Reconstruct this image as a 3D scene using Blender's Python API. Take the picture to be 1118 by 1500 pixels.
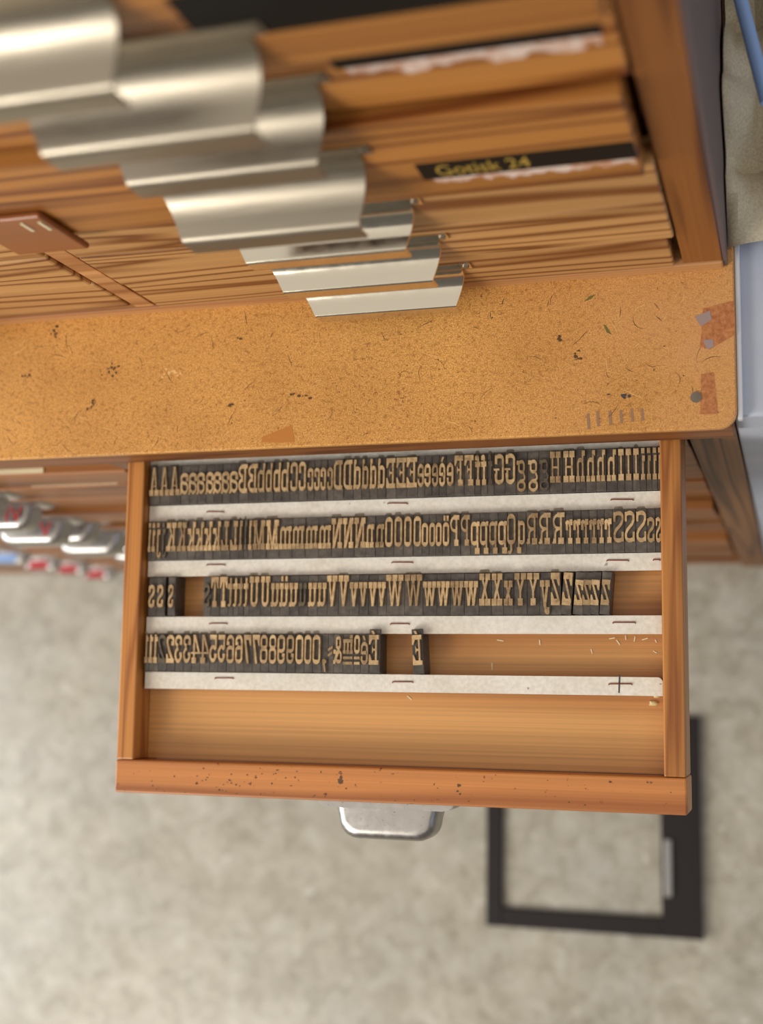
import bpy, bmesh, math, random
from mathutils import Vector, Matrix
random.seed(7)
for o in list(bpy.data.objects): bpy.data.objects.remove(o)
SC = bpy.context.scene
COL = SC.collection

# ------------------------------------------------------------------ camera
ZC = 1.19                      # height of the worktop; all z below are relative to it
W, H, F = 1118, 1500, 1934.5
CAM = Vector((0.0369, -0.1979, 1.0))
ROT = Matrix(((0.9546, 0.0261, 0.2966), (0.0145, 0.9909, -0.1339), (-0.2974, 0.1322, 0.9456)))
cd = bpy.data.cameras.new('camera'); cam = bpy.data.objects.new('camera', cd); COL.objects.link(cam)
cam.matrix_world = Matrix.Translation(CAM + Vector((0, 0, ZC))) @ ROT.to_quaternion().normalized().to_matrix().to_4x4()
cd.sensor_fit = 'VERTICAL'; cd.sensor_height = 36.0; cd.lens = F / H * 36.0
cd.clip_start = 0.01
cd.dof.use_dof = True; cd.dof.focus_distance = 1.04; cd.dof.aperture_fstop = 3.2
SC.camera = cam

# ------------------------------------------------------------------ world, lights, exposure
wd = bpy.data.worlds.new('world'); SC.world = wd; wd.use_nodes = True
bg = wd.node_tree.nodes['Background']; bg.inputs[0].default_value = (1.0, 0.93, 0.84, 1); bg.inputs[1].default_value = 0.16
def area(name, loc, target, size, power, col):
    l = bpy.data.lights.new(name, 'AREA'); l.shape = 'RECTANGLE'; l.size, l.size_y = size; l.energy = power; l.color = col
    o = bpy.data.objects.new(name, l); COL.objects.link(o); o.location = loc
    o.rotation_euler = (Vector(target) - Vector(loc)).to_track_quat('-Z', 'Y').to_euler()
    return o
area('ceiling_light', (-0.9, -1.0, 3.3), (-0.9, -1.0, 0), (5.5, 4.5), 56, (1.0, 0.92, 0.80))
area('window_light_front', (-2.3, -2.2, 2.9), (-0.4, -0.1, 1.1), (1.3, 1.1), 74, (1.0, 0.95, 0.87))
area('window_light_left', (-3.3, -0.75, 2.1), (-0.8, -0.3, 0.7), (1.5, 1.3), 58, (0.93, 0.97, 1.0))
area('window_light_right', (2.6, -0.3, 2.0), (0, 0, 1.0), (1.2, 1.2), 14, (0.62, 0.75, 1.0))
SC.view_settings.view_transform = 'Standard'; SC.view_settings.look = 'None'
SC.view_settings.exposure = -0.08; SC.view_settings.gamma = 1.0; SC.view_settings.use_curve_mapping = False

# ------------------------------------------------------------------ helpers
def ray(px, py):
    return ROT @ Vector(((px - W / 2) / F, -(py - H / 2) / F, -1.0))
def atz(px, py, z):
    d = ray(px, py); return CAM + d * ((z - CAM.z) / d.z)
def aty(px, py, y):
    d = ray(px, py); return CAM + d * ((y - CAM.y) / d.y)

WORLD = {}
def link(o, parent, origin):
    COL.objects.link(o)
    WORLD[o] = Vector(origin)
    if parent is not None:
        o.parent = parent; o.location = Vector(origin) - WORLD[parent]
    else:
        o.location = Vector(origin) + Vector((0, 0, ZC))
    return o
def empty(name, loc, label=None, cat=None, group=None):
    o = bpy.data.objects.new(name, None); o.empty_display_size = 0.02
    link(o, None, loc); tag(o, label, cat, group); return o
def tag(o, label=None, cat=None, group=None, kind=None):
    if label: o['label'] = label
    if cat: o['category'] = cat
    if group: o['group'] = group
    if kind: o['kind'] = kind
    return o

class MB:
    """collects geometry in worktop-relative world coordinates"""
    def __init__(s): s.v = []; s.f = []; s.sm = []
    def add(s, vs, fs, smooth=False):
        n = len(s.v); s.v += [tuple(v) for v in vs]
        for f in fs: s.f.append([i + n for i in f]); s.sm.append(smooth)
        return s
    def box(s, x0, x1, y0, y1, z0, z1, b=0.0, seg=2):
        if b <= 0:
            vs = [(x, y, z) for z in (z0, z1) for y in (y0, y1) for x in (x0, x1)]
            return s.add(vs, [(0, 2, 3, 1), (4, 5, 7, 6), (0, 1, 5, 4), (2, 6, 7, 3), (0, 4, 6, 2), (1, 3, 7, 5)])
        bm = bmesh.new(); bmesh.ops.create_cube(bm, size=1)
        for v in bm.verts:
            v.co = Vector(((x0 + x1) / 2 + v.co.x * (x1 - x0), (y0 + y1) / 2 + v.co.y * (y1 - y0), (z0 + z1) / 2 + v.co.z * (z1 - z0)))
        b = min(b, 0.45 * min(x1 - x0, y1 - y0, z1 - z0))
        bmesh.ops.bevel(bm, geom=list(bm.edges), offset=b, segments=seg, affect='EDGES', profile=0.5)
        bm.verts.index_update()
        s.add([v.co[:] for v in bm.verts], [[v.index for v in f.verts] for f in bm.faces]); bm.free()
        return s
    def prism(s, poly, z0, z1):
        n = len(poly)
        vs = [(x, y, z0) for x, y in poly] + [(x, y, z1) for x, y in poly]
        fs = [list(range(n))[::-1], list(range(n, 2 * n))] + [(i, (i + 1) % n, n + (i + 1) % n, n + i) for i in range(n)]
        return s.add(vs, fs)
    def prism_y(s, poly, y0, y1):       # poly in (x, z), extruded along y
        n = len(poly)
        vs = [(x, y0, z) for x, z in poly] + [(x, y1, z) for x, z in poly]
        return s.add(vs, [list(range(n)), list(range(n, 2 * n))[::-1]] + [(i, n + i, n + (i + 1) % n, (i + 1) % n) for i in range(n)])
    def prism_x(s, prof, x0, x1, smooth=False):     # prof in (y, z)
        n = len(prof)
        vs = [(x0, y, z) for y, z in prof] + [(x1, y, z) for y, z in prof]
        s.add(vs, [list(range(n))[::-1], list(range(n, 2 * n))])
        return s.add(vs, [(i, (i + 1) % n, n + (i + 1) % n, n + i) for i in range(n)], smooth)
    def tube(s, pts, r, n=8, cap=True):
        pts = [Vector(p) for p in pts]; base = len(s.v); vs = []; fs = []
        for k, p in enumerate(pts):
            t = (pts[min(k + 1, len(pts) - 1)] - pts[max(k - 1, 0)]).normalized()
            u = t.cross(Vector((0, 0, 1)))
            if u.length < 1e-4: u = Vector((1, 0, 0))
            u.normalize(); w = t.cross(u)
            for i in range(n):
                a = 2 * math.pi * i / n; vs.append(p + u * (r * math.cos(a)) + w * (r * math.sin(a)))
        for k in range(len(pts) - 1):
            for i in range(n):
                fs.append((k * n + i, k * n + (i + 1) % n, (k + 1) * n + (i + 1) % n, (k + 1) * n + i))
        s.add(vs, fs, True)
        if cap:
            m = (len(pts) - 1) * n
            s.add(vs, [list(range(n))[::-1], [m + i for i in range(n)]])
        return s
    def mesh(s, name, origin):
        me = bpy.data.meshes.new(name)
        o = Vector(origin)
        me.from_pydata([tuple(Vector(v) - o) for v in s.v], [], s.f)
        bm = bmesh.new(); bm.from_mesh(me)
        bmesh.ops.remove_doubles(bm, verts=bm.verts, dist=1e-6)
        bmesh.ops.recalc_face_normals(bm, faces=bm.faces); bm.to_mesh(me); bm.free()
        return me
    def build(s, name, mat, parent=None, origin=None, smooth=None):
        if origin is None:
            xs, ys, zs = zip(*s.v)
            origin = ((min(xs) + max(xs)) / 2, (min(ys) + max(ys)) / 2, min(zs))
        me = s.mesh(name, origin)
        if any(s.sm) or smooth:
            for p in me.polygons: p.use_smooth = True
            try: me.set_sharp_from_angle(angle=math.radians(38))
            except Exception: pass
        me.materials.append(mat)
        return link(bpy.data.objects.new(name, me), parent, origin)

def flat(poly, z, t=0.0001):
    return MB().prism(poly, z, z + t)

# ------------------------------------------------------------------ materials
def lin(r, g, b):
    f = lambda c: (c / 255 / 12.92) if c / 255 <= 0.04045 else ((c / 255 + 0.055) / 1.055) ** 2.4
    return (f(r), f(g), f(b), 1)
class NT:
    def __init__(s, name):
        s.m = bpy.data.materials.new(name); s.m.use_nodes = True; s.t = s.m.node_tree
        s.b = s.t.nodes['Principled BSDF']
    def n(s, typ, **kw):
        nd = s.t.nodes.new(typ)
        for k, v in kw.items():
            if k.startswith('i_'): nd.inputs[k[2:].replace('_', ' ')].default_value = v
            else: setattr(nd, k, v)
        return nd
    def l(s, a, b): s.t.links.new(a, b)
    def coords(s, scale=(1, 1, 1), rnd=3.0):
        tc = s.n('ShaderNodeTexCoord'); oi = s.n('ShaderNodeObjectInfo')
        mul = s.n('ShaderNodeMath', operation='MULTIPLY'); mul.inputs[1].default_value = rnd; s.l(oi.outputs['Random'], mul.inputs[0])
        add = s.n('ShaderNodeVectorMath', operation='ADD'); s.l(tc.outputs['Object'], add.inputs[0]); s.l(mul.outputs[0], add.inputs[1])
        mp = s.n('ShaderNodeMapping'); mp.inputs['Scale'].default_value = scale; s.l(add.outputs[0], mp.inputs[0])
        s.rand = oi.outputs['Random']
        return mp.outputs[0]
    def noise(s, vec, scale, detail=4, rough=0.55, dist=0.0):
        nd = s.n('ShaderNodeTexNoise'); nd.inputs['Scale'].default_value = scale; nd.inputs['Detail'].default_value = detail
        nd.inputs['Roughness'].default_value = rough; nd.inputs['Distortion'].default_value = dist
        s.l(vec, nd.inputs['Vector']); return nd.outputs['Fac']
    def ramp(s, fac, stops):
        r = s.n('ShaderNodeValToRGB'); e = r.color_ramp.elements
        while len(e) < len(stops): e.new(0.5)
        for i, (p, c) in enumerate(stops):
            e[i].position = p; e[i].color = c if len(c) == 4 else (*c, 1)
        s.l(fac, r.inputs[0]); return r.outputs[0]
    def mix(s, fac, a, b, blend='MIX'):
        m = s.n('ShaderNodeMix', data_type='RGBA', blend_type=blend)
        for sock, v in ((m.inputs[0], fac), (m.inputs[6], a), (m.inputs[7], b)):
            if hasattr(v, 'links'): s.l(v, sock)
            else: sock.default_value = v
        return m.outputs[2]
    def bump(s, fac, strength, dist=0.001):
        b = s.n('ShaderNodeBump'); b.inputs['Strength'].default_value = strength; b.inputs['Distance'].default_value = dist
        s.l(fac, b.inputs['Height']); s.l(b.outputs[0], s.b.inputs['Normal'])
    def out(s, col, rough=0.5, metal=0.0, spec=0.5):
        if hasattr(col, 'links'): s.l(col, s.b.inputs['Base Color'])
        else: s.b.inputs['Base Color'].default_value = col
        if hasattr(rough, 'links'): s.l(rough, s.b.inputs['Roughness'])
        else: s.b.inputs['Roughness'].default_value = rough
        s.b.inputs['Metallic'].default_value = metal; s.b.inputs['Specular IOR Level'].default_value = spec
        return s.m
BW = lambda v: (v, v, v, 1)

def wood(name, light, dark, axis='X', freq=28, stretch=0.1, dist=5.0, lo=0.35, hi=0.9, rough=0.42, spots=0.0, fibre=0.5, spec=0.45):
    s = NT(name)
    ax = 'XYZ'.index(axis)
    sc = [1, 1, 1]; sc[ax] = stretch
    v = s.coords(tuple(sc))
    big = s.noise(v, freq * 0.45, 2, 0.5)                       # figure
    ring = s.n('ShaderNodeMath', operation='MULTIPLY'); s.l(big, ring.inputs[0]); ring.inputs[1].default_value = dist * 2.2
    fr = s.n('ShaderNodeMath', operation='PINGPONG'); s.l(ring.outputs[0], fr.inputs[0]); fr.inputs[1].default_value = 0.5
    f2 = s.n('ShaderNodeMath', operation='MULTIPLY'); s.l(fr.outputs[0], f2.inputs[0]); f2.inputs[1].default_value = 2.0
    fig = s.ramp(f2.outputs[0], [(lo, BW(0)), (hi, BW(1))])
    sc2 = [1, 1, 1]; sc2[ax] = 0.03
    mp2 = s.n('ShaderNodeMapping'); mp2.inputs['Scale'].default_value = tuple(sc2); s.l(v, mp2.inputs[0])
    fib = s.noise(mp2.outputs[0], 420, 3, 0.6)
    blot = s.noise(v, 7, 3, 0.6)
    c = s.mix(fig, light, dark)
    fr2 = s.ramp(fib, [(0.3, BW(1 - 0.55 * fibre)), (0.68, BW(1 + 0.0))])
    c = s.mix(1.0, c, fr2, 'MULTIPLY')
    bl = s.ramp(blot, [(0.3, (0.78, 0.74, 0.70, 1)), (0.7, (1.08, 1.05, 1.0, 1))])
    c = s.mix(1.0, c, bl, 'MULTIPLY')
    if spots > 0:
        tc = s.coords((1, 1, 1), 5.0)
        sp = s.noise(tc, 160, 3, 0.6)
        sp = s.ramp(sp, [(0.66 , BW(0)), (0.73, BW(1))])
        c = s.mix(sp, c, (dark[0] * 0.3, dark[1] * 0.25, dark[2] * 0.3, 1))
    s.bump(fib, 0.15, 0.0006)
    return s.out(c, rough, 0, spec)

M = {}
M['drawer_pine'] = wood('drawer_pine', lin(206, 158, 102), lin(126, 72, 32), 'X', 30, 0.06, 5.5, 0.5, 0.95, 0.40, 0, 0.45)
M['upper_pine'] = wood('upper_pine', lin(190, 128, 62), lin(122, 64, 22), 'X', 26, 0.05, 5.0, 0.45, 0.95, 0.40, 0, 0.45)
M['upright_pine'] = wood('upright_pine', lin(140, 86, 38), lin(84, 42, 12), 'Z', 40, 0.05, 4.0, 0.45, 0.95, 0.42, 0, 0.4)
M['post_wood'] = wood('post_wood', lin(140, 98, 62), lin(92, 60, 36), 'Z', 60, 0.03, 3.0, 0.5, 0.95, 0.55, 0, 0.5)
M['case_side'] = wood('case_side', lin(200, 134, 66), lin(160, 96, 42), 'Y', 60, 0.05, 4.0, 0.4, 0.95, 0.38, 0, 0.6)
M['case_front'] = wood('case_front', lin(196, 128, 70), lin(158, 94, 48), 'X', 14, 0.12, 3.5, 0.5, 1.0, 0.42, 1, 0.4)
M['case_floor'] = wood('case_floor', lin(214, 160, 98), lin(190, 132, 74), 'X', 12, 0.10, 3.0, 0.3, 1.0, 0.34, 0, 0.5)
M['fascia'] = wood('fascia', lin(150, 92, 44), lin(108, 60, 26), 'X', 40, 0.05, 3.5, 0.4, 1.0, 0.5, 0, 0.6)
M['lower_drawer'] = wood('lower_drawer', lin(166, 108, 56), lin(116, 68, 28), 'X', 24, 0.06, 4.0, 0.5, 1.0, 0.45, 0, 0.5)
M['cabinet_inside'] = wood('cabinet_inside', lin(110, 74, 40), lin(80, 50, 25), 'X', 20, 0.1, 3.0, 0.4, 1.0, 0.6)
M['dark_side'] = NT('painted_side').out(lin(92, 80, 84), 0.5)
M['edge_wood'] = wood('edge_wood', lin(212, 158, 104), lin(170, 112, 66), 'X', 30, 0.05, 3.0, 0.4, 1.0, 0.45)

def hardboard():
    s = NT('hardboard'); v = s.coords((1, 1, 1), 0.0)
    fine = s.noise(v, 900, 2, 0.7); mid = s.noise(v, 260, 4, 0.65); big = s.noise(v, 9, 4, 0.6); huge = s.noise(v, 3.2, 2, 0.5)
    c = s.ramp(fine, [(0.30, lin(164, 104, 42)), (0.5, lin(214, 156, 80)), (0.72, lin(242, 198, 126))])
    m = s.ramp(mid, [(0.30, (0.62, 0.52, 0.42, 1)), (0.48, BW(1.0)), (0.75, (1.06, 1.04, 1.0, 1))])
    c = s.mix(1.0, c, m, 'MULTIPLY')
    b = s.ramp(big, [(0.3, (0.80, 0.74, 0.66, 1)), (0.65, (1.05, 1.03, 1.0, 1))])
    c = s.mix(1.0, c, b, 'MULTIPLY')
    # worn, paler and pinker towards the right-hand corner and the front edge
    tc = s.n('ShaderNodeTexCoord'); sep = s.n('ShaderNodeSeparateXYZ'); s.l(tc.outputs['Object'], sep.inputs[0])
    mr = s.n('ShaderNodeMapRange'); mr.inputs['From Min'].default_value = 0.58; mr.inputs['From Max'].default_value = 0.80; s.l(sep.outputs[0], mr.inputs[0])
    wn = s.n('ShaderNodeMath', operation='MULTIPLY'); s.l(mr.outputs[0], wn.inputs[0]); s.l(s.ramp(big, [(0.35, BW(0.15)), (0.65, BW(0.75))]), wn.inputs[1])
    c = s.mix(wn.outputs[0], c, lin(196, 142, 96))
    grime = s.noise(v, 55, 5, 0.75); g = s.ramp(grime, [(0.66, BW(0)), (0.76, BW(0.55))])
    c = s.mix(g, c, lin(110, 64, 24))
    r = s.ramp(mid, [(0.3, BW(0.42)), (0.7, BW(0.58))])
    s.bump(fine, 0.12, 0.0004)
    return s.out(c, r, 0, 0.45)
M['hardboard'] = hardboard()

def type_face():
    s = NT('type_face'); v = s.coords((1, 1, 1), 4.0)
    n = s.noise(v, 180, 4, 0.7)
    c = s.ramp(n, [(0.25, lin(124, 98, 66)), (0.5, lin(188, 156, 112)), (0.75, lin(214, 184, 138))])
    tone = s.ramp(s.rand, [(0.0, (0.60, 0.57, 0.54, 1)), (0.3, BW(0.86)), (1.0, BW(1.1))])
    c = s.mix(1.0, c, tone, 'MULTIPLY')
    return s.out(c, 0.45, 0, 0.5)
M['type_face'] = type_face()
def type_face_dark():
    s = NT('type_face_inked'); v = s.coords((1, 1, 1), 4.0)
    n = s.noise(v, 180, 4, 0.7)
    return s.out(s.ramp(n, [(0.3, lin(52, 46, 40)), (0.72, lin(112, 96, 74))]), 0.4)
M['type_face_dark'] = type_face_dark()
def type_body():
    s = NT('type_body'); v = s.coords((1, 1, 1), 4.0)
    n = s.noise(v, 140, 4, 0.65); f = s.noise(v, 700, 2, 0.6)
    c = s.ramp(n, [(0.3, lin(58, 52, 46)), (0.55, lin(84, 77, 70)), (0.8, lin(108, 98, 86))])
    tone = s.ramp(s.rand, [(0.0, BW(0.68)), (0.5, BW(0.95)), (1.0, (1.22, 1.2, 1.18, 1))])
    c = s.mix(1.0, c, tone, 'MULTIPLY')
    fl = s.ramp(f, [(0.70, BW(0)), (0.78, BW(0.6))]); c = s.mix(fl, c, lin(150, 140, 125))
    return s.out(c, 0.42, 0, 0.5)
M['type_body'] = type_body()
def card():
    s = NT('grey_card'); v = s.coords((1, 1, 1), 2.0)
    n = s.noise(v, 300, 3, 0.6); b = s.noise(v, 25, 4, 0.6); d = s.noise(v, 190, 2, 0.5)
    c = s.ramp(n, [(0.3, lin(214, 207, 194)), (0.7, lin(232, 226, 215))])
    c = s.mix(1.0, c, s.ramp(b, [(0.3, (0.92, 0.90, 0.86, 1)), (0.6, BW(1.02))]), 'MULTIPLY')
    c = s.mix(s.ramp(d, [(0.74, BW(0)), (0.79, BW(0.6))]), c, lin(90, 75, 60))
    return s.out(c, 0.75, 0, 0.3)
M['card'] = card()
def dark_patch():
    s = NT('card_dark_patch'); v = s.coords((1, 1, 1), 2.0)
    n = s.noise(v, 240, 3, 0.6)
    return s.out(s.ramp(n, [(0.35, lin(140, 128, 108)), (0.7, lin(176, 166, 148))]), 0.7, 0, 0.3)
M['dark_patch'] = dark_patch()
def metal(name, col, rough, streak=0.0, specks=0.0):
    s = NT(name); v = s.coords((0.04 if streak else 1, 1, 1), 2.0)
    n = s.noise(v, 900 if streak else 120, 3, 0.6)
    r = s.ramp(n, [(0.3, BW(rough * 0.8)), (0.7, BW(rough * 1.25))])
    c = col
    if specks:
        v2 = s.coords((1, 1, 1), 1.0); k = s.noise(v2, 320, 3, 0.7)
        c = s.mix(s.ramp(k, [(0.62, BW(0)), (0.72, BW(specks))]), col, lin(60, 50, 40))
    return s.out(c, r, 1.0)
M['satin_metal'] = metal('satin_metal', lin(162, 153, 138), 0.36, 1)
M['bright_metal'] = metal('bright_metal', lin(214, 206, 190), 0.14, 0, 0.0)
M['cup_metal'] = metal('cup_metal', lin(184, 180, 176), 0.33, 0, 0.6)
M['screw_metal'] = metal('screw_metal', lin(150, 142, 132), 0.35)
M['copper'] = NT('rusty_staple').out(lin(122, 62, 40), 0.45, 0.5)
M['black_tape'] = NT('black_label').out(lin(17, 14, 12), 0.6, 0, 0.2)
M['gold_ink'] = NT('gold_ink').out(lin(196, 164, 70), 0.45, 0.2)
M['red_ink'] = NT('red_paint').out(lin(186, 28, 34), 0.5)
def torn():
    s = NT('torn_paper'); v = s.coords((1, 1, 1), 2.0); n = s.noise(v, 60, 5, 0.7)
    return s.out(s.ramp(n, [(0.38, lin(196, 140, 108)), (0.55, lin(226, 205, 192))]), 0.8, 0, 0.2)
M['torn_paper'] = torn()
M['paper'] = NT('cream_paper_edge_light').out(lin(228, 214, 178), 0.7, 0, 0.3)  # also colours the strips of painted edge light on two drawers
M['ink'] = NT('dark_ink').out(lin(92, 62, 32), 0.6)
M['pencil'] = NT('pencil').out(lin(66, 62, 66), 0.6)
M['pale_scratch'] = NT('pale_scratch').out(lin(232, 186, 120), 0.6)
def brown_tape():
    s = NT('brown_tape'); v = s.coords((1, 1, 1), 1.0); n = s.noise(v, 300, 4, 0.7)
    return s.out(s.ramp(n, [(0.35, lin(156, 92, 48)), (0.65, lin(196, 130, 80))]), 0.45)
M['tape_brown'] = brown_tape()
M['faded'] = NT('faded_patch').out(lin(190, 122, 50), 0.5)
M['tape_grey'] = NT('grey_tape').out(lin(156, 136, 132), 0.35)
M['smear'] = NT('grey_smear').out(lin(152, 116, 86), 0.6)
M['leaf'] = NT('green_fleck').out(lin(110, 104, 46), 0.6)
M['latch'] = wood('latch_wood', lin(150, 86, 40), lin(124, 66, 28), 'X', 10, 0.2, 2.0, 0.4, 1.0, 0.25, 0, 0.2)
M['glue'] = NT('dried_glue').out(lin(206, 190, 140), 0.5)
def painted():
    s = NT('blue_white_paint'); v = s.coords((1, 1, 1), 1.0); n = s.noise(v, 12, 4, 0.6)
    return s.out(s.ramp(n, [(0.3, lin(176, 184, 204)), (0.7, lin(192, 198, 214))]), 0.5, 0, 0.4)
M['paint'] = painted()
M['chipped'] = NT('chipped_edge').out(lin(206, 210, 218), 0.6)
def cloth():
    s = NT('cream_cloth'); v = s.coords((1, 1, 1), 1.0); n = s.noise(v, 500, 2, 0.6)
    s.bump(n, 0.3, 0.0005)
    return s.out(s.ramp(n, [(0.3, lin(182, 170, 146)), (0.7, lin(206, 196, 174))]), 0.9, 0, 0.1)
M['cloth'] = cloth()
M['blue'] = NT('blue_plastic').out(lin(140, 172, 224), 0.4)
M['black_frame'] = NT('black_frame').out(lin(36, 29, 28), 0.6, 0, 0.25)
M['grey_metal'] = NT('grey_bar').out(lin(150, 146, 142), 0.45, 0.3)
def lino():
    s = NT('lino_floor'); v = s.coords((1, 1, 1), 0.0)
    a = s.noise(v, 26, 5, 0.65, 0.6); b = s.noise(v, 70, 3, 0.6); f = s.noise(v, 6, 3, 0.5); k = s.noise(v, 45, 2, 0.5)
    c = s.ramp(a, [(0.30, lin(152, 144, 126)), (0.5, lin(172, 165, 149)), (0.70, lin(188, 183, 170))])
    c = s.mix(1.0, c, s.ramp(b, [(0.3, BW(0.86)), (0.6, BW(1.04))]), 'MULTIPLY')
    c = s.mix(1.0, c, s.ramp(f, [(0.3, (0.92, 0.92, 0.94, 1)), (0.7, (1.04, 1.03, 1.0, 1))]), 'MULTIPLY')
    c = s.mix(s.ramp(k, [(0.68, BW(0)), (0.76, BW(0.6))]), c, lin(214, 210, 200))
    return s.out(c, 0.30, 0, 0.5)
M['lino'] = lino()
M['wall'] = NT('wall_paint').out(lin(206, 202, 194), 0.8)

# ------------------------------------------------------------------ the setting
ZFL = -ZC
fl = MB().box(-4, 3, -4, 0.9, ZFL - 0.05, ZFL).build('floor', M['lino']); tag(fl, 'mottled grey beige linoleum floor', kind='structure')
wl = MB().box(-4, 3, 0.72, 0.9, ZFL, 1.6).build('wall_back', M['wall']); tag(wl, 'pale painted wall behind the cabinets', kind='structure')

# ------------------------------------------------------------------ worktop
top = empty('worktop', (-0.8, 0.0, 0), 'worn orange hardboard worktop with scratches, between the two banks of drawers', 'worktop')
r = 0.013; poly = [(-1.7, 0.62), (-1.7, 0.0)]
poly += [(-r + r * math.sin(a), r - r * math.cos(a)) for a in [i * math.pi / 16 for i in range(9)]]
poly += [(0.0, 0.62)]
mb = MB(); n = len(poly); e = 0.0012
cx = lambda p: (p[0] - (e if p[0] > -0.02 else 0), p[1] + (e if p[1] < 0.05 else 0))
ins = [cx(p) for p in poly]
mb.prism(poly, -0.006, -e)
mb.add([(x, y, -e) for x, y in poly] + [(x, y, 0) for x, y in ins], [tuple(range(n, 2 * n))] + [(i, (i + 1) % n, n + (i + 1) % n, n + i) for i in range(n)])
slab = mb.build('slab', M['hardboard'], top, origin=(-0.8, 0, 0))
MB().box(-1.7, -0.0035, 0.0015, 0.022, -0.048, -0.0062, 0.001).build('fascia', M['fascia'], top)

def wt(px, py): v = atz(px, py, 0); return (v.x, v.y)
def decal(name, mat, pxs, z=0.0, t=0.00015, parent=top, kind=None):
    o = MB().prism([wt(*q) for q in pxs], z, z + t).build(name, M[mat], parent)
    if kind: o['kind'] = kind
    return o
# tape and screw in the right-hand corner
decal('brown_tape', 'tape_brown', [(1030, 452), (1075, 440), (1077, 490), (1040, 512), (1026, 508)])
decal('brown_tape', 'tape_brown', [(1027, 548), (1046, 545), (1052, 606), (1026, 607)])
decal('grey_tape', 'tape_grey', [(1018, 464), (1040, 455), (1043, 468), (1027, 478)], 0.00016)
decal('grey_tape', 'tape_grey', [(1030, 498), (1045, 497), (1046, 508), (1036, 512)], 0.00016)
sx, sy = wt(1020, 582)
MB().prism([(sx + 0.0042 * math.cos(a), sy + 0.0042 * math.sin(a)) for a in [i * math.pi / 8 for i in range(16)]], 0, 0.0008).build('screw_head', M['screw_metal'], top)
# scratches (uncountable) as thin relief, dark and pale
def scratches(name, mat, num, seed, lmax, wmax, zone):
    rd = random.Random(seed); mb = MB()
    for i in range(num):
        x = rd.uniform(*zone[0]); y = rd.uniform(*zone[1]); a = rd.gauss(0.5, 0.9); L = rd.uniform(0.1, 1) ** 2 * lmax; w = rd.uniform(0.3, 1) * wmax
        bend = rd.uniform(-0.25, 0.25) * L; pts = []
        for k in range(5):
            t = k / 4 - 0.5; pts.append((x + math.cos(a) * L * t - math.sin(a) * bend * (t * t * 4), y + math.sin(a) * L * t + math.cos(a) * bend * (t * t * 4)))
        dx, dy = -math.sin(a), math.cos(a); left = []; right = []
        for k, (px, py) in enumerate(pts):
            h = w * (1 - abs(k / 2 - 1)) * 0.5 + 0.00006
            left.append((px + dx * h, py + dy * h)); right.append((px - dx * h, py - dy * h))
        mb.prism(left + right[::-1], 0.00001, 0.00012)
    o = mb.build(name, M[mat], top); o['kind'] = 'stuff'; return o
zone = ((-0.68, -0.01), (0.006, 0.118))
scratches('dark_scratches', 'ink', 150, 3, 0.016, 0.0005, zone)
scratches('dark_specks', 'ink', 140, 5, 0.0022, 0.0012, zone)
scratches('pale_scratches', 'pale_scratch', 110, 11, 0.022, 0.0004, zone)
rd = random.Random(21)
def blot(cx, cy, rx, ry, mat='ink', nb=5):
    mb = MB()
    for k in range(nb):
        ax, ay = wt(cx + rd.gauss(0, rx * 0.5), cy + rd.gauss(0, ry * 0.5)); s_ = rd.uniform(0.0005, 0.0016)
        mb.prism([(ax + s_ * rd.uniform(0.5, 1.5) * math.cos(t), ay + s_ * rd.uniform(0.4, 1.1) * math.sin(t)) for t in [j * math.pi / 4 for j in range(8)]], 0.00001, 0.00013 + 0.00002 * k)
    o = mb.build('ink_blot', M[mat], top); o['kind'] = 'stuff'
for a in ((165, 541, 13, 8, 'ink', 14), (80, 487, 6, 12, 'ink', 8), (40, 551, 16, 2, 'ink', 7), (134, 592, 12, 8, 'ink', 9), (354, 495, 5, 4, 'ink', 4),
          (848, 522, 8, 6, 'ink', 6), (820, 497, 3, 6, 'ink', 4), (916, 580, 16, 4, 'pencil', 8), (338, 593, 9, 3, 'ink', 4), (590, 575, 12, 22, 'tape_brown', 12), (440, 580, 18, 3, 'ink', 7), (250, 548, 20, 8, 'pale_scratch', 12)): blot(*a)
for k, (bx, by) in enumerate(((862, 618), (876, 614), (894, 612), (910, 610), (926, 607), (941, 606))):
    o = MB().prism([wt(bx - 2.6, by - 12 + k), wt(bx + 1.5, by - 13 + k), wt(bx + 3.2, by + 10), wt(bx - 1, by + 11)], 0.00001, 0.00012).build('grey_smear', M['smear'], top)
for pts in ([(855, 442), (864, 434), (873, 431), (866, 438)], [(884, 475), (888, 477), (896, 490), (889, 487)]):
    decal('green_fleck', 'leaf', pts)
decal('worn_patch', 'faded', [(383, 648), (384, 640), (428, 622), (432, 648)], 0.00001, 0.00008)

# ------------------------------------------------------------------ lower type cabinet
low = empty('type_cabinet', (-0.8, 0.3, ZFL), 'tall wooden type cabinet with columns of shallow drawers, beneath the worktop', 'cabinet')
FY = 0.007
MB().box(-0.041, -0.0035, FY, 0.05, ZFL, -0.0485, 0.002).build('corner_post', M['post_wood'], low)
MB().box(-0.026, -0.005, 0.0505, 0.60, ZFL, -0.0065, 0.001).build('side_panel', M['post_wood'], low)
MB().box(-0.5695, -0.5365, FY, 0.05, ZFL, -0.0485, 0.002).build('divider_post', M['post_wood'], low)
MB().box(-1.099, -1.065, FY, 0.05, ZFL, -0.0485, 0.002).build('divider_post', M['post_wood'], low)
MB().box(-1.68, -0.03, 0.58, 0.60, ZFL, -0.0065).build('back_panel', M['cabinet_inside'], low)
MB().box(-1.68, -0.0425, FY + 0.006, 0.05, ZFL, ZFL + 0.035, 0.002).build('plinth_rail', M['lower_drawer'], low)

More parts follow.
